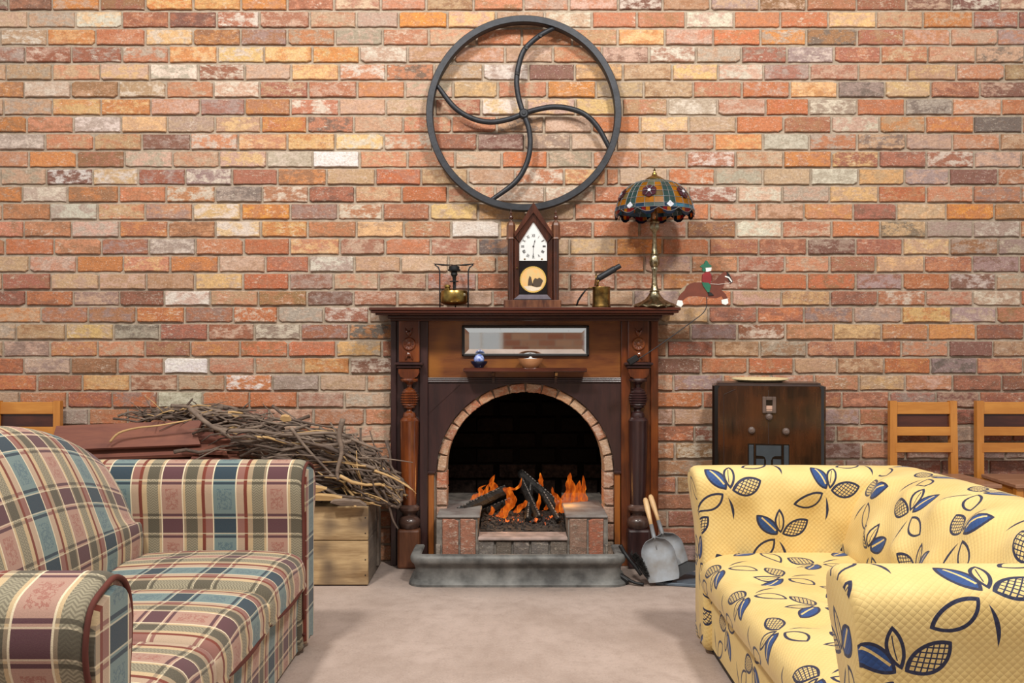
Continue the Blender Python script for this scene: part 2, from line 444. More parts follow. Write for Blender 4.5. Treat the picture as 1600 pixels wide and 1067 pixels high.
MAT['white_paint'] = simple('white_paint', 'EDEBE6', .5, bump=0, var=.05)
MAT['black_paint'] = simple('black_paint', '1B1818', .5, bump=0)
MAT['grey_tail'] = simple('grey_tail_paint', '9A8A72', .6, bump=0)
MAT['plaster'] = simple('plaster', 'C8BDB0', .9, 0, .1, 4)
def glassmat(name, col, tr=.5, rough=.12):
    m, g, b = newmat(name); g.n.remove(b)
    c = lin(col); o = g.n['Material Output']
    n = g.noise(oc(g), 18, 4, .6)
    cc = g.mix(g.rng(n, .3, .7), c, tuple(x*.55 for x in c))
    d = g.node('ShaderNodeBsdfPrincipled'); g.put(d.inputs['Base Color'], cc); d.inputs['Roughness'].default_value = rough
    t = g.node('ShaderNodeBsdfTransparent'); g.put(t.inputs[0], tuple(min(1, x*1.8+.02) for x in c))
    mx = g.node('ShaderNodeMixShader'); mx.inputs[0].default_value = tr
    g.l.new(d.outputs[0], mx.inputs[1]); g.l.new(t.outputs[0], mx.inputs[2]); g.l.new(mx.outputs[0], o.inputs[0]); return m
def mirrormat():
    m, g, b = newmat('mirror_silver'); b.inputs['Metallic'].default_value = 1; b.inputs['Roughness'].default_value = .03
    n = g.noise(pos(g), 60, 4, .7)
    g.put(b.inputs['Base Color'], g.mix(g.rng(n, .6, .75, 0, .5), (.86, .88, .88), (.35, .33, .3))); return m
MAT['mirror'] = mirrormat()
def flamemat():
    m, g, b = newmat('flame'); g.n.remove(b); o = g.n['Material Output']
    at = g.node('ShaderNodeAttribute', attribute_name='heat').outputs['Fac']
    n = g.noise(g.scalev(pos(g), (1, 1, .35)), 55, 3, .6)
    f = g.m('ADD', at, g.m('MULTIPLY', g.m('SUBTRACT', n, .5), .6))
    c = g.ramp(f, [(0, (.85, .13, .01)), (.2, (1, .34, .03)), (.42, (1, .54, .07)), (.75, (1, .80, .28))])
    e = g.node('ShaderNodeEmission'); g.put(e.inputs[0], c); g.put(e.inputs[1], g.rng(f, .05, .8, .9, 2.0))
    t = g.node('ShaderNodeBsdfTransparent')
    mx = g.node('ShaderNodeMixShader'); g.put(mx.inputs[0], g.rng(f, -.05, .2, .15, .97))
    g.l.new(t.outputs[0], mx.inputs[1]); g.l.new(e.outputs[0], mx.inputs[2]); g.l.new(mx.outputs[0], o.inputs[0]); return m
MAT['flame'] = flamemat()
def ember():
    m, g, b = newmat('ember'); n = g.noise(pos(g), 45, 3)
    g.put(b.inputs['Base Color'], (.03, .02, .018)); b.inputs['Roughness'].default_value = .9
    b.inputs['Emission Color'].default_value = (1, .16, .02, 1); g.put(b.inputs['Emission Strength'], g.rng(n, .56, .7, 0, 1.6)); return m
MAT['ember'] = ember()
# ---------------------------------------------------------------- the back wall, brick by brick
CODE = dict(w='DDD3C6', W='F4F2F0', g='ACA091', t='BE9A7A', o='CB8040', y='DDB27A', r='9A5440', m='74423C', s='BE7A58',
            p='C6A490', k='4E484A', b='9A6844', v='9C8480', c='C26A3C', h='E0912A')
ROWS = {
0:"14m 82mr 156o 228br 302oy 377oy 449os 522rs 595pr 666sp 740tb 818sb 889ps 966ps 1035mw 1110tb 1186pv 1260bp 1338sb 1416rb 1487mp 1562mw 1640pr",
1:"44tp 118gt 191wy 264rs 339mr 406rw 484rp 557ps 623pg 699ho 775yp 851tp 925pw 995sc 1071sb 1147wp 1219sc 1294cs 1369yt 1442ts 1520op 1591rv 1650mr",
2:"1t 74tw 150oy 227sc 302yw 376bo 449bv 524sg 598gp 670sp 745ps 815sc 894sc 965ts 1039yo 1114ps 1188cs 1260og 1339bk 1412rb 1485sp 1558ps 1640vs",
3:"40vr 112rp 191rv 264sg 340oy 413yw 488yo 562oy 637pw 710tp 789sp 864tp 940st 1014pm 1087wr 1158gt 1229rv 1303vw 1376rs 1449st 1524ts 1600tk 1650t",
4:"10t 82tg 157ts 234py 310wg 383rw 455pt 530ys 603sw 678sk 755tg 826wv 898mm 973ty 1050tb 1122yp 1193pw 1265vr 1341pr 1418ts 1494ty 1569sp 1640tb",
5:"38bo 111pw 186bt 260tw 334sp 406pw 482rt 558sp 633so 708pg 778ty 855sp 931oh 1006tg 1083tb 1159st 1234cp 1309yo 1382vk 1454ty 1531rs 1640mp",
6:"6t 82tg 158yo 236oy 313ps 383vr 454so 530sw 603tp 680pt 752rp 823wy 899py 972yt 1043ts 1121gw 1196ps 1264cc 1339gw 1414sc 1488gk 1565sp 1640sc",
7:"42ob 115sb 190gw 262yt 336pv 408ty 480oc 553sk 630tp 706st 776sr 850tk 925pt 1000cs 1076yp 1150tp 1224cc 1299rb 1374pw 1446to 1521os 1597kk 1650t",
8:"71gw 147st 222ts 298mv 372sw 449sy 524yo 600yw 676sw 746rm 819mv 892vp 963pt 1038tp 1116sp 1192oy 1264gw 1339sg 1415tk 1488pv 1562sp 1640tb",
9:"45sp 120oo 195br 270pg 343ps 417py 489gw 562WW 637st 711st 784pg 856cs 926gp 1000sp 1073ps 1149sw 1224ps 1299os 1373ry 1447rm 1522rw 1596pv 1650p",
10:"1t 73tg 145mW 216tw 290rv 363vw 434rr 510bo 587tp 658cr 731tb 805tp 881sw 947sy 967ss 1043pt 1117cp 1192gp 1266tp 1341gw 1413yt 1483vp 1559mm 1640sp",
11:"35ob 106gw 186bo 260sc 337sw 410gk 482bw 555rm 628ts 699cc 774ps 851pw 928pw 1010sc 1075ps 1152rw 1222pw 1296pg 1372yp 1447cs 1520sp 1595sv 1650s",
12:"4t 79sb 153wv 227tc 302sv 377yw 454oh 528vr 598sw 672sr 747yp 822yt 897tp 970st 1040sp 1108sc 1182pc 1256tb 1333so 1401rm 1478ty 1553oh 1640bo",
13:"38sb 112sb 187pg 263so 337bs 408wy 481oy 557bc 631yt 705st 781wW 850yt 926rs 999sc 1073pc 1150bm 1222wp 1299sp 1375cs 1447tk 1520gv 1594vw 1650s",
14:"8s 85cs 159sb 233rv 306vw 381sc 453cs 531sy 602pr 673sc 747rp 820kb 890pt 963py 1035ob 1108sc 1185rs 1261rs 1337mv 1410rs 1484ty 1559bg 1640vg",
15:"46tp 120ps 193oo 266sy 342ob 415pt 483rc 554wv 626tp 701pt 776ps 850ps 927sp 1007so 1080pv 1153sb 1226rp 1296sp 1368rb 1444ty 1519sr 1593vm 1650r",
16:"4t 80rb 155tp 229tp 305tb 380yp 452cs 521vr 592ps 667pr 745rv 820rs 890ps 962rp 1035sp 1110so 1185rp 1261cs 1337cb 1410vr 1484cs 1556mw 1640tg",
17:"41rm 115cr 187vp 257rm 329wp 404ts 480bs 552mv 621rp 695ps 770pt 845sp 920ps 990tp 1062vp 1143cc 1221pt 1297yb 1371rm 1446sw 1520ps 1595pw 1650s",
18:"64to 138sv 213bv 289co 365rv 434cw 506gp 577rw 650gb 725tb 800ts 875ts 950tb 1030sb 1107ty 1183rm 1256rc 1333vs 1409vp 1485yo 1557vp 1640sb",
19:"26gt 103tb 178yp 250gk 325rm 398rp 470vw 545rv 625ko 700t 770t 840t 920t 1000t 1079bp 1152vm 1227rw 1302sb 1377yb 1450so 1525oo 1600rm 1650s",
20:"5t 78vp 153so 227sp 298br 375so 450cb 525cs 597yg 670rs 740t 810t 885t 960t 1042bb 1115rm 1187tb 1260gb 1336sr 1408rc 1482sg 1551mm 1640tb",
21:"37rc 111pv 184bb 256sp 326WW 398sp 474sp 547oy 625mw 700t 770t 840t 920t 1010t 1095mm 1168sc 1240cs 1308tt 1381bt 1454co 1526vk 1598sr 1650s",
22:"58co 129rb 203yo 278rp 352ps 426cW 499vg 573pt 640ps 715t 790t 870t 950t 1052sp 1130vb 1205sp 1272sp 1342sb 1414ty 1488sp 1565rm 1640rm",
23:"31tp 105sc 176rc 246cv 317wg 390cs 465cc 538pr 612pg 690s 765t 840t 920t 1000t 1098cs 1160sr 1240s 1315rs 1390rs 1462vr 1530mp 1640rs",
24:"70vp 139gv 200sc 270sr 345ps 420rp 490pr 570sp 640sb 715t 790t 870t 950t 1052pb 1125tp 1200s 1270r 1343vb 1410sb 1485rm 1530rm 1640mr",
25:"31s 105s 176v 246s 317t 390s 465p 538s 612ps 690s 765t 840t 920t 1000t 1085rc 1150rw 1230s 1306mv 1379rp 1450rs 1523pv 1640rs",
26:"70p 139s 200s 270r 345s 420s 490p 570s 640s 715t 790t 870t 950t 1054sp 1130bw 1200s 1270s 1345mv 1415sb 1490vr 1570vm 1640vm",
27:"31s 105s 176v 246s 317t 390s 465p 538s 612s 690s 765t 840t 920t 1027t 1115bg 1180r 1245s 1320vr 1395vb 1470rv 1545mr 1640mr",
28:"70p 139s 200s 270r 345s 420s 490p 570s 640s 715t 790t 870t 950t 1057sr 1130bt 1200s 1270s 1345r 1415s 1490vr 1570s 1640p",
29:"31s 105s 176v 246s 317t 390s 465p 538s 612s 690s 765t 840t 920t 1020t 1092bs 1165r 1245s 1320r 1395s 1470s 1545s 1640v",
30:"70p 139s 200s 270r 345s 420s 490p 570s 640s 715t 790t 870t 950t 1043ps 1115rr 1185s 1260s 1335r 1415s 1490vr 1570s 1640p",
31:"31s 105s 176v 246s 317t 390s 465p 538s 612s 690s 765t 840t 920t 1000t 1088rr 1165r 1245s 1320r 1395s 1470s 1545s 1640v",
32:"70p 139s 200s 270r 345s 420s 490p 570s 640s 715t 790t 870t 950t 1057gk 1130vk 1200s 1270s 1335r 1415s 1490vr 1570s 1640p",
}
def srgb(h): return tuple(int(h[i:i+2], 16)/255 for i in (0, 2, 4))   # byte colour layers hold sRGB
def mort(k): return 17+27.25*k if k <= 16 else 478+(k-17)*26.55
SW = DW/F
def brick_bm(w_, h_, c1, c2, rnd, D=.03, amp=1.0):
    bm = NB()
    l1 = bm.loops.layers.color.new('col1'); l2 = bm.loops.layers.color.new('col2')
    pts = []
    nx = 7
    def j(s): return rnd.uniform(-s, s)*amp
    ch = [rnd.random() < .17 for _ in range(4)]
    cr = lambda i: rnd.uniform(.006, .014) if ch[i] else rnd.uniform(.001, .003)
    x, z = w_/2, h_/2
    r = [cr(i) for i in range(4)]
    cz = [v if v < .005 or rnd.random() < .5 else v*.6 for v in r]; r = [v if v < .005 else v*rnd.uniform(1, 2.2) for v in r]
    pts += [(-x+r[0], -z), *[(-x+w_*k/nx+j(.006), -z+abs(j(.0035))) for k in range(1, nx)], (x-r[1], -z)]
    pts += [(x, -z+cz[1]), (x-abs(j(.002)), j(.01)), (x, z-cz[2])]
    pts += [(x-r[2], z), *[(x-w_*k/4+j(.006), z-abs(j(.0018))) for k in range(1, 4)], (-x+r[3], z)]
    pts += [(-x, z-cz[3]), (-x+abs(j(.002)), j(.01)), (-x, -z+cz[0])]
    tx, tz = j(.0018)/w_, j(.0012)/h_
    R = []
    for ins, y in ((.0035, 0), (.0008, .003), (0, .006), (0, D)):
        ring = []
        for (a, b) in pts:
            sx = (x-ins)/x; sz = (z-ins)/z
            ring.append((a*sx, y+(a*tx+b*tz if y < .01 else 0)+(j(.0006) if y == 0 else 0), b*sz))
        R.append(ring)
    V = [[bm.verts.new(p) for p in rr] for rr in R]; n = len(pts)
    for i in range(3):
        for k in range(n):
            bm.faces.new((V[i][k], V[i][(k+1) % n], V[i+1][(k+1) % n], V[i+1][k]))
    bm.faces.new(V[0])
    a1 = (*srgb(c1), 1); a2 = (*srgb(c2), 1)
    for f in bm.faces:
        for l in f.loops: l[l1] = a1; l[l2] = a2
    return bm
def setcols(bm, c1, c2): pass
R0 = random.Random(11)
def hexjit(h, r, a=14):
    v = [int(h[i:i+2], 16) for i in (0, 2, 4)]; k = r.uniform(-a, a)
    return ''.join('%02X' % max(0, min(255, int(x+k+r.uniform(-5, 5)))) for x in v)
bricks = []
keys = 'ttppssssrrrbbvgycoo'
allrows = list(range(-5, 33))
for k in allrows:
    z1 = wz(mort(k-1), DW) if k > 0 else wz(17-27.25*(1-k), DW)
    z0 = wz(mort(k), DW) if k >= 0 else wz(17+27.25*k, DW)
    lst = []
    if k in ROWS:
        for tok in ROWS[k].split():
            i = 0
            while tok[i].isdigit(): i += 1
            lst.append((int(tok[:i]), tok[i:]))
    else:
        x = R0.choice((20, 55)); 
        while x < 1640: lst.append((x, R0.choice(keys)+R0.choice(keys))); x += 73+R0.uniform(-3, 4)
    # extend left and right beyond the photograph
    first = lst[0][0]; xs = [first-72] if k in ROWS else [first-72]
    seq = []
    x = first-73
    left = []
    while x > -330: left.append((x, R0.choice(keys)+R0.choice(keys))); x -= 73+R0.uniform(-2, 3)
    seq = left[::-1]+lst
    x = lst[-1][0]
    while x < 1890: x += 73+R0.uniform(-2, 3); seq.append((x, R0.choice(keys)+R0.choice(keys)))
    for (xa, _), (xb, cd) in zip(seq[:-1], seq[1:]):
        X0, X1 = wx(xa, DW), wx(xb, DW)
        if X1-X0 > .36:                     # long token: split
            xm = (X0+X1)/2; pieces = [(X0, xm), (xm, X1)]
        else: pieces = [(X0, X1)]
        for A, B in pieces:
            zc = (z0+z1)/2
            if zc < .955 and B > -.44 and A < .56:   # firebox hole and the chimney breast behind the surround
                if A > -.44-.02 and B < .56+.02: continue
                if A < -.44: B = min(B, -.44)
                else: A = max(A, .56)
                if B-A < .04: continue
            if z1 < .01: continue
            c1 = CODE[cd[0]]; c2 = CODE[cd[1]] if len(cd) > 1 else CODE[R0.choice('tpsgb')]
            bricks.append((A, B, z0, z1, hexjit(c1, R0), hexjit(c2, R0)))
mort_bm = NB()
bx(mort_bm, -3.55, -.43, .004, .16, 0, 3.3); bx(mort_bm, .55, 3.55, .004, .16, 0, 3.3); bx(mort_bm, -.43, .55, .004, .16, .95, 3.3)
wall = obj('wall_back', mort_bm, MAT['mortar'], kind='structure'); wall['label'] = 'old red and tan brick wall'
del wall['label']
def hidden(A, B, z0, z1):
    px = 800+(A+B)/2/SW; py = 533+(EYE-(z0+z1)/2)/SW
    if px < 15 or px > 1585 or py < 8: return True
    if 600 < px < 1040 and py > 492: return True
    if 785 < px < 880 and py > 340: return True
    if px < 600 and py > 655: return True
    if 1115 < px < 1290 and py > 600: return True
    if py > 715 and px > 1060: return True
    if px > 1385 and py > 630: return True
    return False
cand = sorted([b for b in bricks if not hidden(*b[:4])], key=lambda b: -(b[1]-b[0])*(1 if (b[1]-b[0]) < .2 else 10) + abs((b[0]+b[1])/2)*.5+abs((b[2]+b[3])/2-EYE)*.5)
single = set(id(b) for b in cand[:299])
joined = NB(); jl1 = joined.loops.layers.color.new('col1'); jl2 = joined.loops.layers.color.new('col2')
for b in bricks:
    A, B, z0, z1, c1, c2 = b
    g_ = .0056; w_ = B-A-2*g_+R0.uniform(-.002, .002); h_ = z1-z0-2*g_+R0.uniform(-.0015, .0015)
    if w_ < .02: continue
    bm = brick_bm(w_, h_, c1, c2, R0)
    loc = Vector(((A+B)/2, R0.uniform(-.012, -.005), (z0+z1)/2))
    rot = R0.uniform(-.006, .006)
    if id(b) in single:
        me = bpy.data.meshes.new('brick'); bm.normal_update(); bm.to_mesh(me); bm.free(); me.materials.append(MAT['brick'])
        o = bpy.data.objects.new('brick', me); S.collection.objects.link(o); o.parent = wall
        o.location = loc-ROOT[wall.name]; o.rotation_euler = (0, rot, 0)
    else:
        bmesh.ops.transform(bm, matrix=Matrix.Translation(loc) @ Matrix.Rotation(rot, 4, 'Y'), verts=bm.verts)
        me = bpy.data.meshes.new('tmp'); bm.to_mesh(me); bm.free(); joined.from_mesh(me); bpy.data.meshes.remove(me)
me = bpy.data.meshes.new('outer_bricks')
bmesh.ops.translate(joined, vec=-ROOT[wall.name], verts=joined.verts); joined.to_mesh(me); joined.free()
me.materials.append(MAT['brick']); o = bpy.data.objects.new('outer_bricks', me); S.collection.objects.link(o); o.parent = wall; o['kind'] = 'stuff'

bm = NB(); bx(bm, -3.55, 3.55, -8.1, .16, -.1, 0)
obj('floor', bm, MAT['floor'], kind='structure')
def farbrick():
    m, g, b = newmat('far_brick'); p = pos(g); sp = g.node('ShaderNodeSeparateXYZ'); g.put(sp.inputs[0], p)
    cb = g.node('ShaderNodeCombineXYZ'); g.l.new(sp.outputs[0], cb.inputs[0]); g.l.new(sp.outputs[2], cb.inputs[1])
    t = g.node('ShaderNodeTexBrick'); g.put(t.inputs['Vector'], cb.outputs[0]); t.inputs['Scale'].default_value = 1
    t.inputs['Brick Width'].default_value = .235; t.inputs['Row Height'].default_value = .087; t.inputs['Mortar Size'].default_value = .005
    g.put(t.inputs['Color1'], lin('A5664E')); g.put(t.inputs['Color2'], lin('C49A7C')); g.put(t.inputs['Mortar'], lin('A89A88'))
    g.put(b.inputs['Base Color'], t.outputs[0]); b.inputs['Roughness'].default_value = .9; return m
MAT['far_brick'] = farbrick()
# far wall behind the viewpoint with a window in it (seen in the mirror only)
bm = NB()
bx(bm, -3.55, -2.9, -8.1, -8.0, 0, 3.3); bx(bm, -1.5, -.72, -8.1, -8.0, 0, 3.3); bx(bm, -.12, 3.55, -8.1, -8.0, 0, 3.3)
bx(bm, -.72, -.12, -8.1, -8.0, 0, .6); bx(bm, -.72, -.12, -8.1, -8.0, 2.3, 3.3)
bx(bm, -2.9, -1.5, -8.1, -8.0, 0, .8); bx(bm, -2.9, -1.5, -8.1, -8.0, 2.3, 3.3)
obj('wall_front', bm, MAT['far_brick'], kind='structure')
wf = NB()
for q in ((-2.9, -2.84, .8, 2.3), (-1.56, -1.5, .8, 2.3), (-2.84, -1.56, .8, .86), (-2.84, -1.56, 2.24, 2.3), (-2.22, -2.18, .86, 2.24)):
    bx(wf, q[0], q[1], -8.09, -8.01, q[2], q[3])
win = obj('window_1', wf, MAT['white_paint'], kind='structure')
wf = NB()
for q in ((-.72, -.67, .6, 2.3), (-.17, -.12, .6, 2.3), (-.67, -.17, .6, .65), (-.67, -.17, 2.25, 2.3), (-.43, -.40, .65, 2.25)):
    bx(wf, q[0], q[1], -8.09, -8.01, q[2], q[3])
win2 = obj('window_2', wf, MAT['white_paint'], kind='structure')
m_, g_, b_ = newmat('window_glass'); b_.inputs['Transmission Weight'].default_value = 1; b_.inputs['Roughness'].default_value = 0; b_.inputs['IOR'].default_value = 1.45
for xx in ((-2.84, -2.22), (-2.18, -1.56)):
    bm = NB(); bx(bm, xx[0], xx[1], -8.055, -8.049, .86, 2.24); obj('pane', bm, m_, win)
for xx in ((-.67, -.43), (-.40, -.17)):
    bm = NB(); bx(bm, xx[0], xx[1], -8.055, -8.049, .65, 2.25); obj('pane', bm, m_, win2)

# ---------------------------------------------------------------- brick fireplace (arch, jambs, hearth, firebox)
def addbrick(parent, loc, rotm, w_, h_, c1, c2, D=.08, name='brick', rnd=R0, amp=.8, mat='brick'):
    bm = brick_bm(w_, h_, c1, c2, rnd, D, amp)
    T = Matrix.Translation(Vector(loc)) @ rotm.to_4x4()
    bmesh.ops.transform(bm, matrix=T, verts=bm.verts)
    bmesh.ops.translate(bm, vec=-ROOT[parent.name], verts=bm.verts)
    me = bpy.data.meshes.new(name); bm.to_mesh(me); bm.free(); me.materials.append(MAT[mat])
    o = bpy.data.objects.new(name, me); link(o, parent); return o
ACX, ACZ, RI, RO = .066, .462, .392, .438
fp = thing('brick_fireplace', 'arched brick fireplace opening with sooty firebox and raised brick hearth', 'fireplace', (ACX, -.1, 0))
bm = NB()   # firebox liner: mortar-coloured soot, five sides
bx(bm, -.42, ACX-RI-.001, -.055, .5, 0, 1.0) if False else None
def quadbox(x0, x1, y0, y1, z0, z1): bx(bm, x0, x1, y0, y1, z0, z1)
quadbox(-.43, -.372, .0, .55, 0, .95); quadbox(.50, .55, .0, .55, 0, .95); quadbox(-.43, .55, .50, .55, 0, .95); quadbox(-.43, .55, .0, .55, .93, .98)
obj('firebox_lining', bm, MAT['soot'], fp)
# arch backing ring, keeps light from leaking round the arch
bm = NB(); pa = []
N = 28
for i in range(N+1):
    a = PI-PI*i/N; pa.append((ACX+(RI+.004)*math.cos(a), ACZ+(RI+.004)*math.sin(a)))
poly = [(-.43, ACZ)]+pa+[(.55, ACZ)]
for i in range(N):
    (xa, za), (xb, zb) = pa[i], pa[i+1]
    prism(bm, [(xa, za), (xb, zb), (xb, .95), (xa, .95)], -.045, .12)
for sx, ex in ((-.43, ACX-RI-.004), (ACX+RI+.004, .55)):
    prism(bm, [(sx, 0), (ex, 0), (ex, .95), (sx, .95)], -.045, .12)
obj('arch_mortar', bm, MAT['mortar'], fp)
arch_c = 'C49A7C B98468 A86048 C08464 B0603E C27A50 B8704A B46240 A85A38 B87044 C0885E C8A080 BE8A6A B06A4A C4A084 BC9A80'.split()
n = 16
for i in range(n):
    a = PI-PI*(i+.5)/n
    L = PI*(RO+RI)/2/n-.006
    rm = Matrix.Rotation(-(a-PI/2), 3, 'Y')
    addbrick(fp, (ACX+(RI+RO)/2*math.cos(a), -.062+R0.uniform(-.003, .003), ACZ+(RI+RO)/2*math.sin(a)), rm, L, RO-RI, arch_c[i], CODE['t'] if i < 12 else CODE['p'], .12)
jc = ['BE6A48', 'B58870', 'A88074', 'A08070', '8F8078']
for side in (0, 1):
    for k in range(5):
        x = (ACX-(RI+RO)/2) if side == 0 else (ACX+(RI+RO)/2)
        addbrick(fp, (x, -.062+R0.uniform(-.003, .003), ACZ-.043-.086*k), Matrix.Identity(3), RO-RI+.006, .078, jc[k] if side == 0 else ['B07A60', 'AC7058', 'A88070', 'A07060', '908074'][k], CODE['p'], .12)
# side walls and back of the firebox in sooty brick courses
sootc = ['171312', '120F0E', '1C1715', '100D0C']
for side in (0, 1):
    for k in range(9):
        for j_ in range(2):
            zz = .30+.087*k; 
            if zz > ACZ+.30: continue
            y = .17+.23*j_-(.1 if k % 2 else 0)
            rm = Matrix.Rotation(PI/2 if side == 0 else -PI/2, 3, 'Z')
            cc = '6E6660' if (k < 3 and j_ == 0) else R0.choice(sootc)  # lit part of the side walls painted in as paler front bricks
            addbrick(fp, ((-.372 if side == 0 else .50)+(.012 if side == 0 else -.012), y, zz), rm, .21, .076, cc, R0.choice(sootc), .02, mat='soot_brick')
for k in range(7):
    for j_ in range(5):
        x = -.33+.235*j_-(.11 if k % 2 else 0)
        if x > .52: continue
        x = max(x, -.30); 
        addbrick(fp, (x, .485, .30+.087*k), Matrix.Identity(3), .2, .076, R0.choice(sootc) if k > 1 else '3A302C', R0.choice(sootc), .02, mat='soot_brick')
# raised hearth: two side blocks faced with bricks on end, a lower step between
YF = -.25
DX = DW+YF
def hx(px): return wx(px, DX)
def hz(py): return wz(py, DX)
bm = NB(); bx(bm, hx(682), hx(746), YF+.01, .02, 0, .268); bx(bm, -.372, hx(746)+.0, .0, .5, 0, .268)
MAT['hearth_mortar'] = simple('hearth_mortar', '8C857C', .9, 0, .3, 20, .5, .003, col2='5E5954')
obj('hearth_block', bm, MAT['hearth_mortar'], fp)
bm = NB(); bx(bm, hx(888), hx(950), YF+.01, .02, 0, .268); bx(bm, hx(890), .50, .0, .5, 0, .268)
obj('hearth_block', bm, MAT['hearth_mortar'], fp)
bm = NB(); bx(bm, hx(746), hx(888), YF+.01, .5, 0, .165)
obj('hearth_step', bm, MAT['hearth_mortar'], fp)
MAT['hearth_top'] = simple('hearth_top_grey', '8A8682', .85, 0, .3, 10, .4, .003, col2='6A5E5A')
bm = NB(); box(bm, ((hx(682)+hx(750))/2, (YF+.20)/2, .272), (hx(750)-hx(682), .45, .012), .004); obj('hearth_slab', bm, MAT['hearth_top'], fp)
bm = NB(); box(bm, ((hx(884)+hx(950))/2, (YF+.20)/2, .272), (hx(950)-hx(884), .45, .012), .004); obj('hearth_slab', bm, MAT['hearth_top'], fp)
MAT['step_top'] = simple('hearth_step_pink', 'B7A097', .85, 0, .25, 12, .4, .003, col2='8C7C74')
bm = NB(); box(bm, ((hx(747)+hx(887))/2, (YF+.0)/2-.005, .168), (hx(887)-hx(747), .26, .014), .003); obj('hearth_slab', bm, MAT['step_top'], fp)
def soldier(x0, x1, z0, z1, c1, c2):
    addbrick(fp, (hx((x0+x1)/2), YF, (z0+z1)/2), Matrix.Identity(3), (x1-x0)*DX/F-.005, z1-z0, c1, c2, .03)
for x0, x1, c1, c2 in ((690, 717, 'A4604A', '8C4C3C'), (718, 744, 'A86650', '7E5A50'), (889, 918, '8E6A5C', '5E4A44'), (919, 944, 'A8543A', '8A5A4A')):
    soldier(x0, x1, .02, .262, c1, c2)
for x0, x1, c1, c2 in ((747, 773, '55565A', '7A7A7A'), (774, 800, '5A5654', '3E3C3C'), (801, 828, '4E4E54', '6E6A6A'), (829, 858, '585A60', '72706E'), (859, 887, '504C4C', '706A66')):
    soldier(x0, x1, .02, .158, c1, c2)
for x0, x1 in ((680, 689), (945, 951)):
    soldier(x0, x1, .02, .14, '8C8680', '6A6460')
# ash bed
bm = NB(); rr = random.Random(5)
for i in range(420):
    x = rr.uniform(hx(752), hx(884)); y = rr.uniform(-.10, .36); s_ = rr.uniform(.004, .013)
    h = .175+.035*math.exp(-((y-.1)/.15)**2)+rr.uniform(-.004, .008)
    M = Euler((rr.uniform(0, 3), rr.uniform(0, 3), 0)).to_matrix()
    box(bm, (x, y, h), (s_*1.5, s_, s_*.7), 0, M)
nx, ny = 24, 14; G = {}
for i in range(nx+1):
    for j_ in range(ny+1):
        x = hx(749)+(hx(886)-hx(749))*i/nx; y = -.12+.55*j_/ny
        G[i, j_] = bm.verts.new((x, y, .176+.03*math.exp(-((y-.1)/.15)**2)+.008*noise.noise(Vector((x*30, y*30, 0)))))
for i in range(nx):
    for j_ in range(ny): bm.faces.new((G[i, j_], G[i+1, j_], G[i+1, j_+1], G[i, j_+1]))
obj('ash_bed', bm, MAT['ash'], None, top=('bed of grey ash and crumbled coals in the middle of the hearth', 'ash'), kind='stuff')
bm = NB()
for i in range(110):
    x = rr.gauss(wx(815, 4.75), .1); y = rr.uniform(-.03, .2); s_ = rr.uniform(.006, .016)
    if not hx(755) < x < hx(880): continue
    box(bm, (x, y, .205+rr.uniform(-.01, .012)), (s_*1.4, s_, s_), 0, Euler((rr.uniform(0, 3), rr.uniform(0, 3), 0)).to_matrix())
obj('glowing_embers', bm, MAT['ember'], None, top=('glowing orange embers scattered under the burning logs', 'embers'), kind='stuff')
# logs: (px,py,D) ends
def charlog(p0, p1, r, label, sq=True):
    a = Vector((wx(p0[0], p0[2]), p0[2]-DW, wz(p0[1], p0[2]))); b = Vector((wx(p1[0], p1[2]), p1[2]-DW, wz(p1[1], p1[2])))
    d = b-a; L = d.length; q = d.to_track_quat('X', 'Z').to_matrix().to_4x4(); bm = NB()
    seg = 14; rg = random.Random(int(p0[0]*7+p0[1]))
    rings = []
    for i in range(seg+1):
        t = i/seg; rad = r*(1+.08*math.sin(i*2.1))*(.8 if i in (0, seg) else 1)
        rings.append([(t*L, math.cos(2*PI*k/8+.4)*rad*(1+rg.uniform(-.13, .13)), math.sin(2*PI*k/8+.4)*rad*(1+rg.uniform(-.13, .13))) for k in range(8)])
    ring_loft(bm, rings)
    bmesh.ops.transform(bm, matrix=Matrix.Translation(a) @ q, verts=bm.verts)
    root = thing('charred_log', label, 'log', tuple(a), 'charred logs on the fire')
    obj('wood_body', bm, MAT['char'], root, smooth=False)
    bm = NB()      # chequered grey scales of burnt surface
    up = Vector((0, -1, .35))
    n_ = int(L/.02)
    for i in range(n_):
        for jj in (0,):
            t = (i+.5)/n_
            ang = -PI/2-.1+jj*.55
            off = Vector((t*L, math.cos(ang)*r*.99, -math.sin(ang)*r*.99*.5+.35*r))
            box(bm, (0, 0, 0), (.0135, .006, .011), .001, Matrix.Identity(3)) if False else None
            vs = box(bm, off, (.0125, .006, r*.42), 0, Matrix.Rotation(rg.uniform(-.15, .15), 3, 'X'))
    bmesh.ops.transform(bm, matrix=Matrix.Translation(a) @ q, verts=bm.verts)
    obj('burnt_scales', bm, MAT['char_grey'], root, kind='stuff')
    return root
MAT['char_grey'] = simple('char_grey_scale', '8A8886', .7, 0, .6, 60, .5, col2='1C1A1A')
charlog((716, 800, 4.62), (790, 765, 4.86), .027, 'charred log lying across left hearth block, sloping up to the right')
charlog((745, 806, 4.9), (800, 782, 4.95), .022, 'shorter charred log lying behind the left sloping log')
charlog((824, 812, 4.66), (829, 757, 4.98), .017, 'thin charred log standing upright in the middle of fire')
charlog((842, 810, 4.66), (815, 752, 5.0), .021, 'thick charred log just right of the upright one, pointing at viewer')
charlog((872, 812, 4.64), (848, 770, 4.8), .014, 'short thin charred stick leaning in front right of the fire')
charlog((872, 790, 4.86), (812, 738, 5.05), .024, 'long charred log sloping up to the left behind the flames')
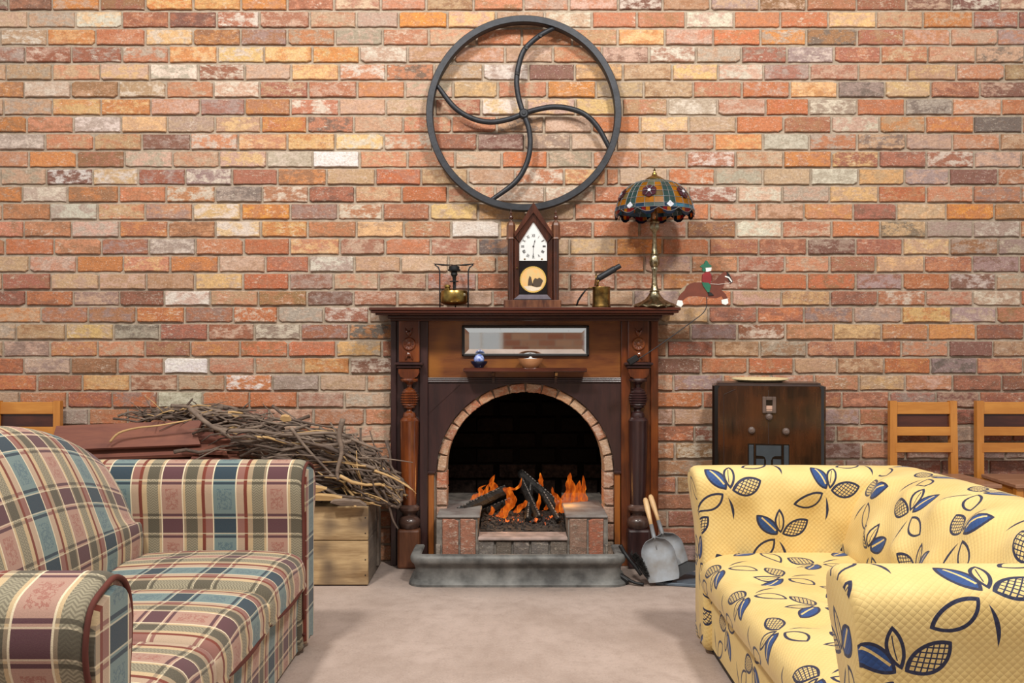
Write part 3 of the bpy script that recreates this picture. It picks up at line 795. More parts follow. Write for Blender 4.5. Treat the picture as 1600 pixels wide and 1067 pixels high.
# flames
fire = thing('log_fire', 'live orange log fire burning on the raised brick hearth', 'fire', (.05, .05, .2))
def flame(pts, D, wd, rg):
    """pts: (px,py) bottom to top"""
    P = smoothpath([(wx(x, D), D-DW, wz(y, D)) for x, y in pts], 5)
    n_ = len(P); bm = NB(); cl = bm.verts.layers.float.new('heat')
    rings = []
    for i, p in enumerate(P):
        t = i/(n_-1)
        r = wd*(.35+.9*math.sin(min(1, t*1.6+.15)*PI*.5))*(1-t**1.5)*(1+.16*math.sin(i*1.1+rg.random()))+.0006
        rings.append([bm.verts.new(p+Vector((math.cos(2*PI*k/10)*r, math.sin(2*PI*k/10)*r*.45, .3*r*math.sin(k*1.3)))) for k in range(10)])
    for i, rr_ in enumerate(rings):
        t = i/(n_-1)
        for v in rr_: v[cl] = .95*(1-t)**.75+.08
    for i in range(n_-1):
        for k in range(10): bm.faces.new((rings[i][k], rings[i][(k+1) % 10], rings[i+1][(k+1) % 10], rings[i+1][k]))
    bm.faces.new(rings[0]); bm.faces.new(rings[-1])
    return obj('flame', bm, MAT['flame'], fire, smooth=True)
rg = random.Random(3)
for pts, D, wd in (
    ([(737, 786), (742, 775), (752, 770), (750, 762), (760, 757)], 4.86, .016),
    ([(752, 782), (757, 772), (762, 760), (768, 752)], 4.88, .012),
    ([(764, 772), (772, 762), (768, 752), (773, 741)], 4.9, .020),
    ([(786, 808), (792, 795), (800, 785), (797, 772), (792, 762), (803, 764), (812, 758), (815, 746)], 4.70, .022),
    ([(780, 806), (787, 797), (793, 790), (790, 780)], 4.72, .016),
    ([(766, 804), (770, 797), (768, 790)], 4.7, .011),
    ([(806, 800), (813, 792), (821, 785), (821, 781)], 4.72, .018),
    ([(838, 800), (841, 788), (843, 778), (842, 770)], 4.72, .010),
    ([(846, 760), (845, 752), (845, 745), (844, 738)], 5.0, .012),
    ([(870, 800), (873, 786), (870, 776), (864, 769), (863, 760)], 4.76, .016),
    ([(882, 800), (886, 782), (892, 765), (890, 750), (891, 738)], 4.78, .030),
    ([(896, 797), (900, 780), (903, 764), (906, 750)], 4.80, .026),
    ([(908, 796), (911, 782), (909, 768), (912, 758), (911, 742)], 4.82, .022),
    ([(852, 796), (856, 788), (853, 782)], 4.74, .010)):
    flame(pts, D, wd*1.15, rg)
for (x, y, D, e) in ((888, 780, 4.70, .8), (795, 785, 4.68, .8)):
    d = bpy.data.lights.new('fire_glow', 'POINT'); d.energy = e; d.color = (1, .45, .12); d.shadow_soft_size = .05
    o = bpy.data.objects.new('fire_glow', d); S.collection.objects.link(o); o.location = (wx(x, D), D-DW, wz(y, D))

# ---------------------------------------------------------------- wooden mantelpiece
mp = thing('mantelpiece', 'dark polished mahogany mantelpiece with turned columns and wide shelf', 'mantelpiece', (.062, -.1, 0))
DB = DW-.075
X = lambda px: wx(px, DB)
Z = lambda py: wz(py, DB)
def part(name, mat, fnb, parent=mp, **k):
    bm = NB(); fnb(bm); return obj(name, bm, mat, parent, **k)
# shelf
def shelf(bm):
    xl, xr = wx(576, 4.38), wx(1064, 4.38)
    box(bm, ((xl+xr)/2, -.145, 1.262), (xr-xl, .29, .016), .004)
    box(bm, ((xl+xr)/2, -.141, 1.249), (xr-xl-.016, .282, .012), .003)
    box(bm, ((xl+xr)/2, -.125, 1.239), (xr-xl-.05, .25, .010), .003)
part('shelf', MAT['shelf'], shelf)
part('crown_moulding', MAT['mahog_darkx'], lambda bm: (box(bm, (.062, -.095, 1.227), (1.33, .19, .016), .004), box(bm, (.062, -.085, 1.214), (1.31, .165, .012), .004)))
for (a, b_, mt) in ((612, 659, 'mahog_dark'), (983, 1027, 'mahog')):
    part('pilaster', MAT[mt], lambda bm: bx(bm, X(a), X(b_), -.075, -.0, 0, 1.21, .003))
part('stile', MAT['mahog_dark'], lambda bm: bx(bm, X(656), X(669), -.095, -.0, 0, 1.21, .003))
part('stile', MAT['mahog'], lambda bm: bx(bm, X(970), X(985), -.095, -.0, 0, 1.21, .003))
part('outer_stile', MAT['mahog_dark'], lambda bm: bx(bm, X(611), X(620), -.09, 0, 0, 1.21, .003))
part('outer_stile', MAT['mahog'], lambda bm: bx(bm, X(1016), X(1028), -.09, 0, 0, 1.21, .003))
part('frieze_panel', MAT['mahog_x'], lambda bm: bx(bm, X(669), X(970), -.075, -.02, Z(592), 1.214, .002))
def reed(bm):
    for i in range(3): tube(bm, [(X(669), -.082, Z(590.5+2.6*i)), (X(970), -.082, Z(590.5+2.6*i))], .0045, 8)
part('reeded_moulding', MAT['mahog_dark'], reed)
# spandrel with the arch cut out
def span(bm):
    top = Z(598); N = 40; R = RO+.002
    xs = [X(669)]+[ACX-R*math.cos(PI*i/N) for i in range(N+1)]+[X(970)]
    zz = [ACZ]+[ACZ+R*math.sin(PI*i/N) for i in range(N+1)]+[ACZ]
    zz[0] = ACZ-.002; zz[-1] = ACZ-.002
    for i in range(len(xs)-1): prism(bm, [(xs[i], zz[i]), (xs[i+1], zz[i+1]), (xs[i+1], top), (xs[i], top)], -.078, -.05)
    bmesh.ops.remove_doubles(bm, verts=bm.verts, dist=1e-5)
part('spandrel_board', MAT['mahog_dark'], span)
part('corner_board', MAT['mahog_dark'], lambda bm: prism(bm, [(X(669.5), Z(599)), (X(720), Z(599)), (X(669.5), Z(646))], -.081, -.07))
for (a, b_) in ((669, 678), (960, 969)):
    s_ = part('jamb_strip', MAT['orange_wood'], lambda bm: bx(bm, X(a), X(b_), -.082, -.03, .0, ACZ-.004, .002))
    part('strip_cap', MAT['mahog_dark'], lambda bm: bx(bm, X(a)-.005, X(b_)+.008, -.092, -.045, ACZ-.008, ACZ+.006, .003), s_)
# mirror
mf = thing('mantel_mirror', 'long narrow mirror with slanted glass edges in black frame under mantel shelf', 'mirror', (X(821), -.08, Z(556)))
def mfr(bm):
    a, b_, t, u = X(722), X(920), Z(508), Z(556); q = .010
    bx(bm, a, b_, -.092, -.07, t-q, t, .002); bx(bm, a, b_, -.092, -.07, u, u+q, .002)
    bx(bm, a, a+q, -.092, -.07, u, t, .002); bx(bm, b_-q, b_, -.092, -.07, u, t, .002)
part('frame', MAT['black_paint'], mfr, mf)
def mgl(bm):
    a, b_, t, u = X(722)+.009, X(920)-.009, Z(508)-.009, Z(556)+.009; q = .026; y0 = -.0795; y1 = -.0835
    o_ = [bm.verts.new(p) for p in ((a, y0, u), (b_, y0, u), (b_, y0, t), (a, y0, t))]
    i_ = [bm.verts.new(p) for p in ((a+q, y1, u+q), (b_-q, y1, u+q), (b_-q, y1, t-q), (a+q, y1, t-q))]
    bm.faces.new(i_)
    for k in range(4): bm.faces.new((o_[k], o_[(k+1) % 4], i_[(k+1) % 4], i_[k]))
    bx(bm, a, b_, -.079, -.074, u, t)
part('bevelled_glass', MAT['mirror'], mgl, mf)
# little shelf
part('display_shelf', MAT['shelf'], lambda bm: box(bm, (X(820), -.135, Z(576.5)), (X(915)-X(725)-.004, .12, .020), .005))
for px in (771, 868):
    part('shelf_bracket', MAT['mahog_dark'], lambda bm: prism(bm, [(-.075, Z(580)), (-.16, Z(581)), (-.14, Z(586)), (-.10, Z(590)), (-.075, Z(600))], X(px-2), X(px+2), lambda x, y, z: Vector((y, x, z))))
# turned columns
def column(cx, upmat, colmat, plmat):
    YC = -.105; D = DW+YC; z = lambda py: wz(py, D-.03); r = lambda px: px*D/F/2
    t = part('carved_block', MAT[upmat], lambda bm: box(bm, (cx, -.095, (z(500)+z(566))/2), (r(32)*2, .05, z(500)-z(566)), .004))
    def ros(bm):
        c = (cx, -.121, z(537)); M = Matrix.Rotation(PI/2, 3, 'X')
        lathe(bm, [(.0, .010), (.008, .008), (.009, .003), (.016, .003), (.024, .007), (.029, .007), (.034, .001), (.034, -.006)], c, 24, M=M)
        for k in range(10):
            a = 2*PI*k/10
            box(bm, (cx+.020*math.cos(a), -.126, z(537)+.020*math.sin(a)), (.010, .006, .004), .001, Matrix.Rotation(-a, 3, 'Y'))
    part('rosette', MAT[upmat], ros, t, smooth='auto')
    def leaf(bm):
        for sg in (1, -1):
            for an in (-.42, 0, .42):
                L = .042 if an else .03
                bz = z(537)+sg*.038
                p = [(cx, -.121, bz), (cx+math.sin(an)*L*.6, -.128, bz+sg*L*.5), (cx+math.sin(an)*L*1.1, -.121, bz+sg*L)]
                tube(bm, smoothpath(p, 4), [.003, .005, .006, .0065, .006, .0055, .004, .003, .001], 6)
    part('carved_leaves', MAT[upmat], leaf, t, smooth='auto')
    part('capital_moulding', MAT['mahog_dark'], lambda bm: (box(bm, (cx, -.105, z(568)), (r(44)*2, .085, .013), .004), box(bm, (cx, -.102, z(573)), (r(38)*2, .075, .010), .004)))
    def bowl(bm):
        prism(bm, [(cx-r(32), z(576)), (cx-r(32), z(582)), (cx-r(26), z(588)), (cx-r(14), z(591)), (cx+r(14), z(591)), (cx+r(26), z(588)), (cx+r(32), z(582)), (cx+r(32), z(576))], -.138, -.075)
    part('corbel', MAT[upmat], bowl)
    def turn(bm):
        pr = [(10, 590), (26, 591), (29, 593.5), (26, 596), (14, 598), (8, 601), (8, 604)]
        for i in range(19):     # reeded beehive
            a = i/18; rad = 30*math.sqrt(max(0.06, 1-(2*a-1)**2)); pr.append((rad*(.84 if i % 2 else 1.0), 605+35*a))
        pr += [(8, 641), (10, 643), (18, 645), (21, 650), (20, 652), (24, 653), (28, 656), (30, 657), (30, 659), (29, 661)]
        pr += [(29, 680), (28, 710), (25.5, 745), (22.5, 780), (22, 789)]
        lathe(bm, [(r(a), z(b_)) for a, b_ in pr[::-1]], (cx, YC, 0), 28)
    part('turned_column', MAT[colmat], turn, smooth='auto')
    def foot(bm):
        pr = [(20, 788), (26, 790), (32, 793), (32, 797), (27, 800), (20, 803), (19, 806), (24, 808), (31, 811), (34, 815), (34, 821), (28, 826)]
        lathe(bm, [(r(a), z(b_)) for a, b_ in pr[::-1]], (cx, YC, 0), 28)
    part('column_base', MAT['mahog_dark2'], foot, smooth='auto')
    part('plinth_block', MAT[plmat], lambda bm: box(bm, (cx, -.106, z(826)/2), (r(35)*2, .098, z(826)), .012, seg=2))
MAT['mahog_dark2'] = wood('column_base_wood', '3C2A26', '5E463C', 'X', .3, 1, .5)
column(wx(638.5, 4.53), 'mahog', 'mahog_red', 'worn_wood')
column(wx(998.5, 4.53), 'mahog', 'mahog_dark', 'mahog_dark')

# ---------------------------------------------------------------- fender
def fender():
    x0, x1, yf, yb, R = -.452, .508, -.468, -.235, .055
    path = [(x0, yb)]
    for i in range(9):
        a = PI+PI/2*i/8; path.append((x0+R+R*math.cos(a), yf+R+R*math.sin(a)))
    for i in range(9):
        a = 1.5*PI+PI/2*i/8; path.append((x1-R+R*math.cos(a), yf+R+R*math.sin(a)))
    path.append((x1, yb))
    pr = [(.020, 0), (.020, .010), (.012, .018), (-.002, .026), (-.008, .045), (-.009, .075), (-.002, .092), (.008, .100), (.013, .110), (.014, .124), (.010, .134), (.003, .139), (-.030, .139), (-.036, .132), (-.034, .124), (-.022, .118), (-.020, 0)]
    bm = NB(); rings = []
    n_ = len(path)
    for i, (x, y) in enumerate(path):
        a = Vector(path[max(i-1, 0)]); b_ = Vector(path[min(i+1, n_-1)]); t = (b_-a).normalized(); nrm = Vector((t.y, -t.x))
        rings.append([(x+nrm.x*o_, y+nrm.y*o_, z) for o_, z in pr])
    ring_loft(bm, rings)
    return obj('hearth_fender', bm, MAT['castgrey'], smooth='auto', top=('low grey cast-iron fender standing round the hearth', 'fender'))
fender()
# ---------------------------------------------------------------- sofas
def arc_uv(prof):
    s = [0]
    for a, b in zip(prof, prof[1:]+prof[:1]): s.append(s[-1]+(Vector(a)-Vector(b)).length)
    return s
def refine(poly, k=3):
    """closed Catmull-Rom through 2D points"""
    n = len(poly); out = []
    for i in range(n):
        p0, p1, p2, p3 = (Vector(poly[(i+d) % n]) for d in (-1, 0, 1, 2))
        for j in range(k):
            t = j/k
            out.append(tuple(.5*((2*p1)+(-p0+p2)*t+(2*p0-5*p1+4*p2-p3)*t*t+(-p0+3*p1-3*p2+p3)*t**3)))
    return out
def loft(stations, profs, place, u0=0, v0=0, dent=None, vfun=None):
    """stations: along values; profs: closed 2D profile per station; place(s,a,b)->Vector"""
    bm = NB(); rings = []; uvs = []
    mid = profs[len(profs)//2]; S_ = arc_uv(mid)
    if vfun: S_ = vfun(mid, S_)
    for s, pr in zip(stations, profs):
        ring = [place(s, a, b) for a, b in pr]
        rings.append(ring); uvs.append([(s+u0, v+v0) for v in S_])
    if dent:
        new = []
        for i, ring in enumerate(rings):
            n = len(ring); r2 = []
            for j in range(n):
                p = ring[j]; tj = ring[(j+1) % n]-ring[j-1]; ti = rings[min(i+1, len(rings)-1)][j]-rings[max(i-1, 0)][j]
                nn = tj.cross(ti)
                if nn.length < 1e-9: r2.append(p); continue
                nn.normalize(); r2.append(p+nn*dent(p))
            new.append(r2)
        rings = new
    ring_loft(bm, rings, uvs=uvs)
    return bm
def frange(a, b, n): return [a+(b-a)*i/n for i in range(n+1)]
def rounded(stations, r, prof, shrink=None):
    """profiles shrink towards both ends to round the ends; returns (stations, profs)"""
    a, b = stations[0], stations[-1]; st = []; pr = []
    n = len(prof)
    cx = (min(p[0] for p in prof)+max(p[0] for p in prof))/2; cy = (min(p[1] for p in prof)+max(p[1] for p in prof))/2
    W_ = (max(p[0] for p in prof)-min(p[0] for p in prof))/2; H_ = (max(p[1] for p in prof)-min(p[1] for p in prof))/2
    for s in stations:
        d = min(s-a, b-s)
        if d < r:
            q = r-math.sqrt(max(0, r*r-(r-d)**2))
        else: q = 0
        fx, fy = (W_-q)/W_, (H_-q)/H_
        pr.append([(cx+(x-cx)*fx, cy+(y-cy)*fy) for x, y in prof])
        st.append(s)
    return st, pr
def ends(a, b, r, n, k=6):
    return sorted(set([a+r*(1-math.cos(PI/2*i/k)) for i in range(k+1)]+[b-r*(1-math.cos(PI/2*i/k)) for i in range(k+1)]+frange(a+r, b-r, n)))

# --- plaid sofa on the left: faces +X
ps = thing('plaid_sofa', 'plaid camelback sofa in cream, teal and maroon with rolled arms, on the left', 'sofa', (-1.25, -2.17, 0))
YN, YFAR = -3.07, -1.25          # near and far ends
XF = -.735                       # arm fronts
def arm_prof(t=.085, top=.685, cy=0, flare=.018):
    c = top-.088
    return refine([(cy-.075, .03), (cy-.078, .25), (cy-.080, .46), (cy-.092-flare, .54), (cy-.098-flare, c), (cy-.075-flare, c+.058), (cy-.03, top-.006), (cy+.02, top),
                   (cy+.068, c+.064), (cy+.092, c+.01), (cy+.088, .54), (cy+.078, .46), (cy+.075, .25), (cy+.075, .03), (cy, .03)], 4)
def place_arm(s, a, b): return Vector((s, a, b))
def plaid_arm(cy, sgn):
    pr = [(p[0] if sgn > 0 else 2*cy-p[0], p[1]) for p in arm_prof(cy=cy)]
    st = frange(-1.66, XF-.03, 14)+[XF-.018, XF-.008, XF]
    profs = []
    for s in st:
        d = XF-s; k = 1 if d > .03 else 1-.10*(1-math.sqrt(max(0, 1-((.03-d)/.03)**2)))
        profs.append([(cy+(a-cy)*k, .35+(b-.35)*(1-(1-k)*.5)) for a, b in pr])
    bm = loft(st, profs, place_arm, u0=.82, v0=(-.065 if sgn < 0 else 0))
    a = obj('armrest', bm, MAT['plaid'], ps, smooth='auto')
    # front facing panel with rust piping
    pp = [(cy+(a_-cy)*.80, .35+(b_-.35)*.93) for a_, b_ in pr]
    bm = NB(); uvl = bm.loops.layers.uv.verify()
    r0 = [Vector((XF-.01, a_, b_)) for a_, b_ in pp]; r1 = [Vector((XF+.012, cy+(a_-cy)*.96, .35+(b_-.35)*.985)) for a_, b_ in pp]
    ring_loft(bm, [r0, r1], uvs=[[(0, 0)]*(len(pp)+1)]*2)
    for f in bm.faces:
        for l in f.loops: l[uvl].uv = (l.vert.co.y*1.0+.17-cy, l.vert.co.z)
    pan = obj('arm_front', bm, MAT['plaid'], a, smooth='auto')
    bm = NB(); q = [Vector((XF+.004, cy+(a_-cy)*.90, .35+(b_-.35)*.965)) for a_, b_ in pr]
    q = [p for p in q if p.z > .05]; k0 = min(range(len(q)), key=lambda i: q[i].z+(0 if q[i].y < cy else 1)); q = q[k0:]+q[:k0]
    tube(bm, q, .0055, 8); obj('piping', bm, MAT['rust_piping'], a, smooth=True)
plaid_arm(YFAR-.095, -1); plaid_arm(YN+.095, 1)
# camelback
def back_profile(H):
    return refine([(-1.30, .12), (-1.27, .38), (-1.275, .48), (-1.30, .58*H/.86), (-1.345, .70*H/.86), (-1.40, .80*H/.86), (-1.46, H-.008), (-1.53, H), (-1.60, H-.035), (-1.645, H-.10), (-1.655, .45), (-1.655, .12), (-1.5, .12)], 4)
yc = (YN+YFAR)/2; hl = (YFAR-YN)/2-.12
st = []; profs = []
for s in ends(YN+.10, YFAR-.155, .10, 24):
    t = abs((s-yc)/hl); H = .868-.185*min(1, t)**2.3
    pr = back_profile(H)
    d = min(s-(YN+.10), YFAR-.155-s); q = .10-math.sqrt(max(0, .01-(.10-min(d, .10))**2))
    pr = [(-1.46+(a+1.46)*(1-q*3.5), .12+(b-.12)*(1-q*1.1)) for a, b in pr]
    st.append(s); profs.append(pr)
bm = loft(st, profs, lambda s, a, b: Vector((a, s, b)), u0=.075, v0=.02)
obj('backrest', bm, MAT['plaid'], ps, smooth=True)
# seat cushions
edges = frange(YN+.185, YFAR-.178, 3)
for i in range(3):
    a, b = edges[i]+.002, edges[i+1]-.002
    rgc = random.Random(i+40)
    pr = refine([(-1.30, .245), (-1.31, .30), (-1.30, .36), (-1.20, .375), (-1.0, .382), (-.82, .377), (-.745, .362), (-.718, .325), (-.716, .275), (-.73, .248), (-.9, .242), (-1.1, .242)], 4)
    st = ends(a, b, .035, 12); profs = []
    for s in st:
        d = min(s-a, b-s); q = .035-math.sqrt(max(0, .035**2-(.035-min(d, .035))**2))
        crown = .014*math.cos(PI*(s-(a+b)/2)/(b-a)) + .003*math.sin(s*31+i)
        profs.append([(x-(q*.5 if x > -.8 else 0), z+(crown-q*.8 if z > .33 else (q*.7 if z < .26 else 0))) for x, z in pr])
    bm = loft(st, profs, lambda s, a, b: Vector((a, s, b)), u0=.0+.06*i, v0=.05)
    c = obj('seat_cushion', bm, MAT['plaid'], ps, smooth=True)
    bm = NB(); tube(bm, smoothpath([(-.722, a+.012, .262), (-.712, (a+b)/2, .258), (-.722, b-.012, .262)], 5), .006, 8); obj('piping', bm, MAT['plaid_pipe'] if 'plaid_pipe' in MAT else MAT['rust_piping'], c, smooth=True)
pr = refine([(-1.5, .02), (-1.5, .25), (-.765, .25), (-.748, .235), (-.752, .14), (-.752, .02)], 1)
bm = loft(frange(YN+.16, YFAR-.15, 12), [pr]*13, lambda s, a, b: Vector((a, s, b)), u0=.12, v0=.4)
obj('base', bm, MAT['plaid'], ps, smooth='auto')
for x_, y_ in ((-.85, YN+.1), (-.85, YFAR-.1), (-1.58, YN+.1), (-1.58, YFAR-.1)):
    bm = NB(); lathe(bm, [(.022, 0), (.026, .04)], (x_, y_, 0), 12); obj('foot', bm, MAT['black_base'], ps)

# --- yellow floral sofa on the right: faces -X
ys = thing('yellow_sofa', 'yellow quilted sofa printed with navy blue flowers, on the right', 'sofa', (1.1, -2.07, 0))
BUT = []
def dents(pts, depth=.022, sig=.045, folds=True):
    def f(p):
        d = 0
        for q in pts:
            r = (p-q).length
            if r < .3: d -= depth*math.exp(-(r/sig)**2)+depth*.25*math.exp(-(r/(sig*2.4))**2)
        return d
    return f
def bpos(bm_pts): return
XFR = .675
NF, FF = -2.93, -1.22
def yarm(cy, far):
    t = .083
    s_ = 1 if not far else -1
    base = [(-t+.008, .03), (-t+.004, .25), (-t, .46), (-t-.012, .58), (-t+.0, .63), (-.035, .655), (.03, .660), (t-.004, .64), (t+.012, .585), (t, .46), (t, .25), (t, .03), (0, .03)]
    pr = refine([(cy+a*s_, b) for a, b in base], 4)
    st = frange(XFR+.03, 1.40, 40); st = [XFR, XFR+.004, XFR+.010, XFR+.018]+st
    profs = []
    for s in st:
        d = s-XFR; k = 1 if d > .03 else 1-.2*(1-math.sqrt(max(0, 1-((.03-d)/.03)**2)))
        profs.append([(cy+(a-cy)*k, .33+(b-.33)*(1-(1-k)*.35)) for a, b in pr])
    yf = cy-t*1.0
    bl = [Vector((x, yf, z)) for x, z in (((.80, .585), (1.03, .585), (.915, .475), (1.15, .475)) if far else ((.85, .56), (1.1, .56)))]
    def vf(pr_, S_):      # measure v upwards along the face that looks at the room's front
        k = min(range(len(pr_)), key=lambda i: abs(pr_[i][1]-.45)+(0 if pr_[i][0] < cy else 9))
        return [pr_[k][1]+((S_[k]-s_) if far else (s_-S_[k])) for s_ in S_]
    bm = loft(st, profs, lambda s, a, b: Vector((s-.035*max(0, (b-.4))/.25*max(0, (1.0-s)/.33), a, b)), u0=.05 if far else -.085, v0=-.1075 if far else -.1575, vfun=vf, dent=dents(bl, -.024, .045) if far else None)
    o = obj('armrest', bm, MAT['yellow'], ys, smooth='auto')
    if far:
        for q in bl:
            b2 = NB(); bmesh.ops.create_uvsphere(b2, u_segments=10, v_segments=6, radius=.011, matrix=Matrix.Translation(q+Vector((0, .012, 0))) @ Matrix.Scale(.6, 4, (0, 1, 0)))
            obj('button', b2, MAT['yellow_plain'], o, smooth=True)
yarm(FF-.10, True); yarm(NF+.10, False)
# back
bpf = refine([(1.22, .12), (1.165, .34), (1.17, .43), (1.20, .53), (1.255, .61), (1.33, .658), (1.41, .668), (1.48, .64), (1.51, .57), (1.515, .3), (1.51, .12), (1.35, .12)], 7)
a, b = NF+.12, FF-.055
st = ends(a, b, .11, 70); profs = []
for s in st:
    d = min(s-a, b-s); q = .11-math.sqrt(max(0, .0121-(.11-min(d, .11))**2))
    profs.append([(1.42+(x-1.42)*(1-q*1.6), .12+(z-.12)*(1-q*.7+.012*math.cos((s+2.1)*3.2)*(z > .4))) for x, z in bpf])
bl = []
for i, y_ in enumerate(frange(NF+.30, FF-.33, 5)):
    bl.append(Vector((1.262, y_, .612)))
    if i < 5: bl.append(Vector((1.182, y_+.115, .47)))
bm = loft(st, profs, lambda s, x, z: Vector((x, s, z)), u0=.02, v0=.0, dent=dents(bl, -.026, .05))
o = obj('backrest', bm, MAT['yellow'], ys, smooth=True)
for q in bl:
    b2 = NB(); bmesh.ops.create_uvsphere(b2, u_segments=10, v_segments=6, radius=.011, matrix=Matrix.Translation(q+Vector((.012, 0, -.006))))
    obj('button', b2, MAT['yellow_plain'], o, smooth=True)
# seat
spf = refine([(1.24, .22), (1.25, .32), (1.20, .365), (1.0, .372), (.85, .370), (.74, .362), (.680, .335), (.662, .295), (.668, .25), (.690, .222), (.8, .215), (1.0, .215)], 6)
a, b = NF+.18, FF-.175
st = ends(a, b, .04, 70); profs = []
for s in st:
    d = min(s-a, b-s); q = .04-math.sqrt(max(0, .0016-(.04-min(d, .04))**2))
    profs.append([(x, z-(q if z > .3 else 0)) for x, z in spf])
bl = [Vector((x_, y_, .372)) for i, y_ in enumerate(frange(NF+.32, FF-.34, 5)) for x_ in ((.80, 1.06) if i % 2 == 0 else (.93,))]
bm = loft(st, profs, lambda s, x, z: Vector((x, s, z)), u0=.09, v0=.11, dent=dents(bl, -.018, .05))
o = obj('seat', bm, MAT['yellow'], ys, smooth=True)
pr = [(1.45, .03), (1.45, .225), (.705, .225), (.700, .215), (.704, .03)]
bm = loft(frange(NF+.17, FF, 10), [pr]*11, lambda s, a, b: Vector((a, s, b)), u0=.16, v0=.43)
obj('base', bm, MAT['yellow'], ys, smooth='auto')
bm = NB(); bx(bm, .712, 1.45, NF+.03, FF-.012, 0, .03, .004); obj('plinth', bm, MAT['black_base'], ys)

# ---------------------------------------------------------------- wheel on the wall
DWH = 4.60
def wp(cx_, cy_, D=DWH): return Vector((wx(640+cx_/3.139, D), D-DW, wz(cy_/3.139, D)))
c0 = wp(560, 557); RW = 478/3.139*DWH/F
wh = thing('iron_flywheel', 'large black iron flywheel with four curved spokes hung on the brick wall', 'flywheel', tuple(c0))
bm = NB(); rings = []
for i in range(96):
    a = 2*PI*i/96; wob = 0
    pr = [(RW-.003, -.022), (RW, -.018), (RW, .030), (RW-.033, .030), (RW-.034, -.016), (RW-.031, -.022)]
    rings.append([c0+Vector((math.cos(a)*r, y, math.sin(a)*r)) for r, y in pr])
V = [[bm.verts.new(p) for p in r] for r in rings]
for i in range(96):
    for k in range(6): bm.faces.new((V[i][k], V[i][(k+1) % 6], V[(i+1) % 96][(k+1) % 6], V[(i+1) % 96][k]))
obj('rim', bm, MAT['iron'], wh, smooth='auto')
for pts in ([(558, 556), (535, 480), (525, 400), (535, 320), (565, 240), (640, 172), (725, 128)], [(558, 556), (620, 537), (700, 523), (780, 530), (860, 560), (925, 625), (980, 725)],
            [(558, 556), (585, 630), (591, 720), (570, 810), (515, 895), (400, 980)], [(558, 556), (490, 582), (400, 597), (310, 580), (220, 525), (138, 420)]):
    bm = NB(); P = smoothpath([wp(*p) for p in pts], 6); n_ = len(P)
    tube(bm, P, [.0135 if i/n_ < .8 else .0135-.003*(i/n_-.8)/.2 for i in range(n_)], 10, flat=1.0)
    obj('spoke', bm, MAT['iron'], wh, smooth='auto')
bm = NB(); M = Matrix.Rotation(PI/2, 3, 'X')
lathe(bm, [(.001, .026), (.008, .026), (.010, .020), (.018, .020), (.024, .014), (.024, -.02)], c0, 20, M=M); obj('hub', bm, MAT['iron'], wh, smooth='auto')
bm = NB()
for p in ((572, 238), (528, 362), (640, 178)):
    q = wp(*p); box(bm, q+Vector((0, -.010, 0)), (.020, .012, .014), .002, Matrix.Rotation(.4, 3, 'Y'))
obj('spoke_clamps', bm, MAT['black_iron'], wh)

# ---------------------------------------------------------------- clock
ZT = 1.270
DC = DW-.17
def cxx(px): return wx(640+px/5.335, DC)
def czz(py): return max(ZT, ZT+(958-py)/5.335*DC/F)
ck = thing('steeple_clock', 'dark wooden steeple clock with pointed gable and twin finials on the mantel', 'clock', (cxx(1025), -.15, ZT))
def cp(name, mat, fnb, parent=ck, **k): return part(name, MAT[mat], fnb, parent, **k)
cp('base', 'clock_base', lambda bm: box(bm, (cxx(1024), -.15, ZT+(czz(893)-ZT)/2), (cxx(1262)-cxx(785), .11, czz(893)-ZT), .003))
def plinth2(bm):
    prism(bm, [(cxx(868), czz(886)), (cxx(1180), czz(886)), (cxx(1145), czz(848)), (cxx(915), czz(848))], -.195, -.17)
cp('sloped_ledge', 'silver_wood', plinth2)
body = [(cxx(870), czz(893)), (cxx(1190), czz(893)), (cxx(1190), czz(345)), (cxx(1032), czz(95)), (cxx(870), czz(345))]
cp('case', 'clock_wood', lambda bm: prism(bm, body, -.165, -.10))
def gab(bm):
    for sg in (1, -1):
        a = (cxx(1032), czz(80)); b = (cxx(1032+sg*158), czz(335)); c = (cxx(1032+sg*158), czz(372)); d = (cxx(1032), czz(165))
        prism(bm, [a, b, c, d], -.192, -.10)
cp('gable_moulding', 'clock_wood', gab)
def inner(bm):
    for sg in (1, -1):
        prism(bm, [(cxx(1032+sg*120), czz(886)), (cxx(1032+sg*158), czz(886)), (cxx(1032+sg*158), czz(360)), (cxx(1032+sg*118), czz(410))], -.178, -.16)
        prism(bm, [(cxx(1032), czz(165)), (cxx(1032+sg*158), czz(370)), (cxx(1032+sg*118), czz(420)), (cxx(1032), czz(238))], -.178, -.16)
cp('door_frame', 'clock_wood', inner)
for sg in (-1, 1):
    c = (cxx(1032+sg*187), -.165, 0)
    rr_ = lambda p: p/5.335*DC/F/2
    cp('corner_column', 'clock_wood', lambda bm: lathe(bm, [(rr_(56), czz(893)), (rr_(56), czz(385))], c, 16), smooth='auto')
    cp('pinnacle', 'clock_base', lambda bm: lathe(bm, [(rr_(76), czz(385)), (rr_(80), czz(380)), (rr_(74), czz(370)), (rr_(74), czz(270)), (rr_(60), czz(248)), (rr_(22), czz(226))], c, 6))
    cp('finial', 'clock_wood', lambda bm: lathe(bm, [(rr_(20), czz(230)), (rr_(14), czz(222)), (rr_(36), czz(212)), (rr_(42), czz(203)), (rr_(34), czz(192)), (rr_(14), czz(186)), (rr_(12), czz(178)), (rr_(26), czz(170)), (rr_(28), czz(165)), (rr_(10), czz(158)), (rr_(6), czz(148)), (rr_(2), czz(118))], c, 16), smooth='auto')
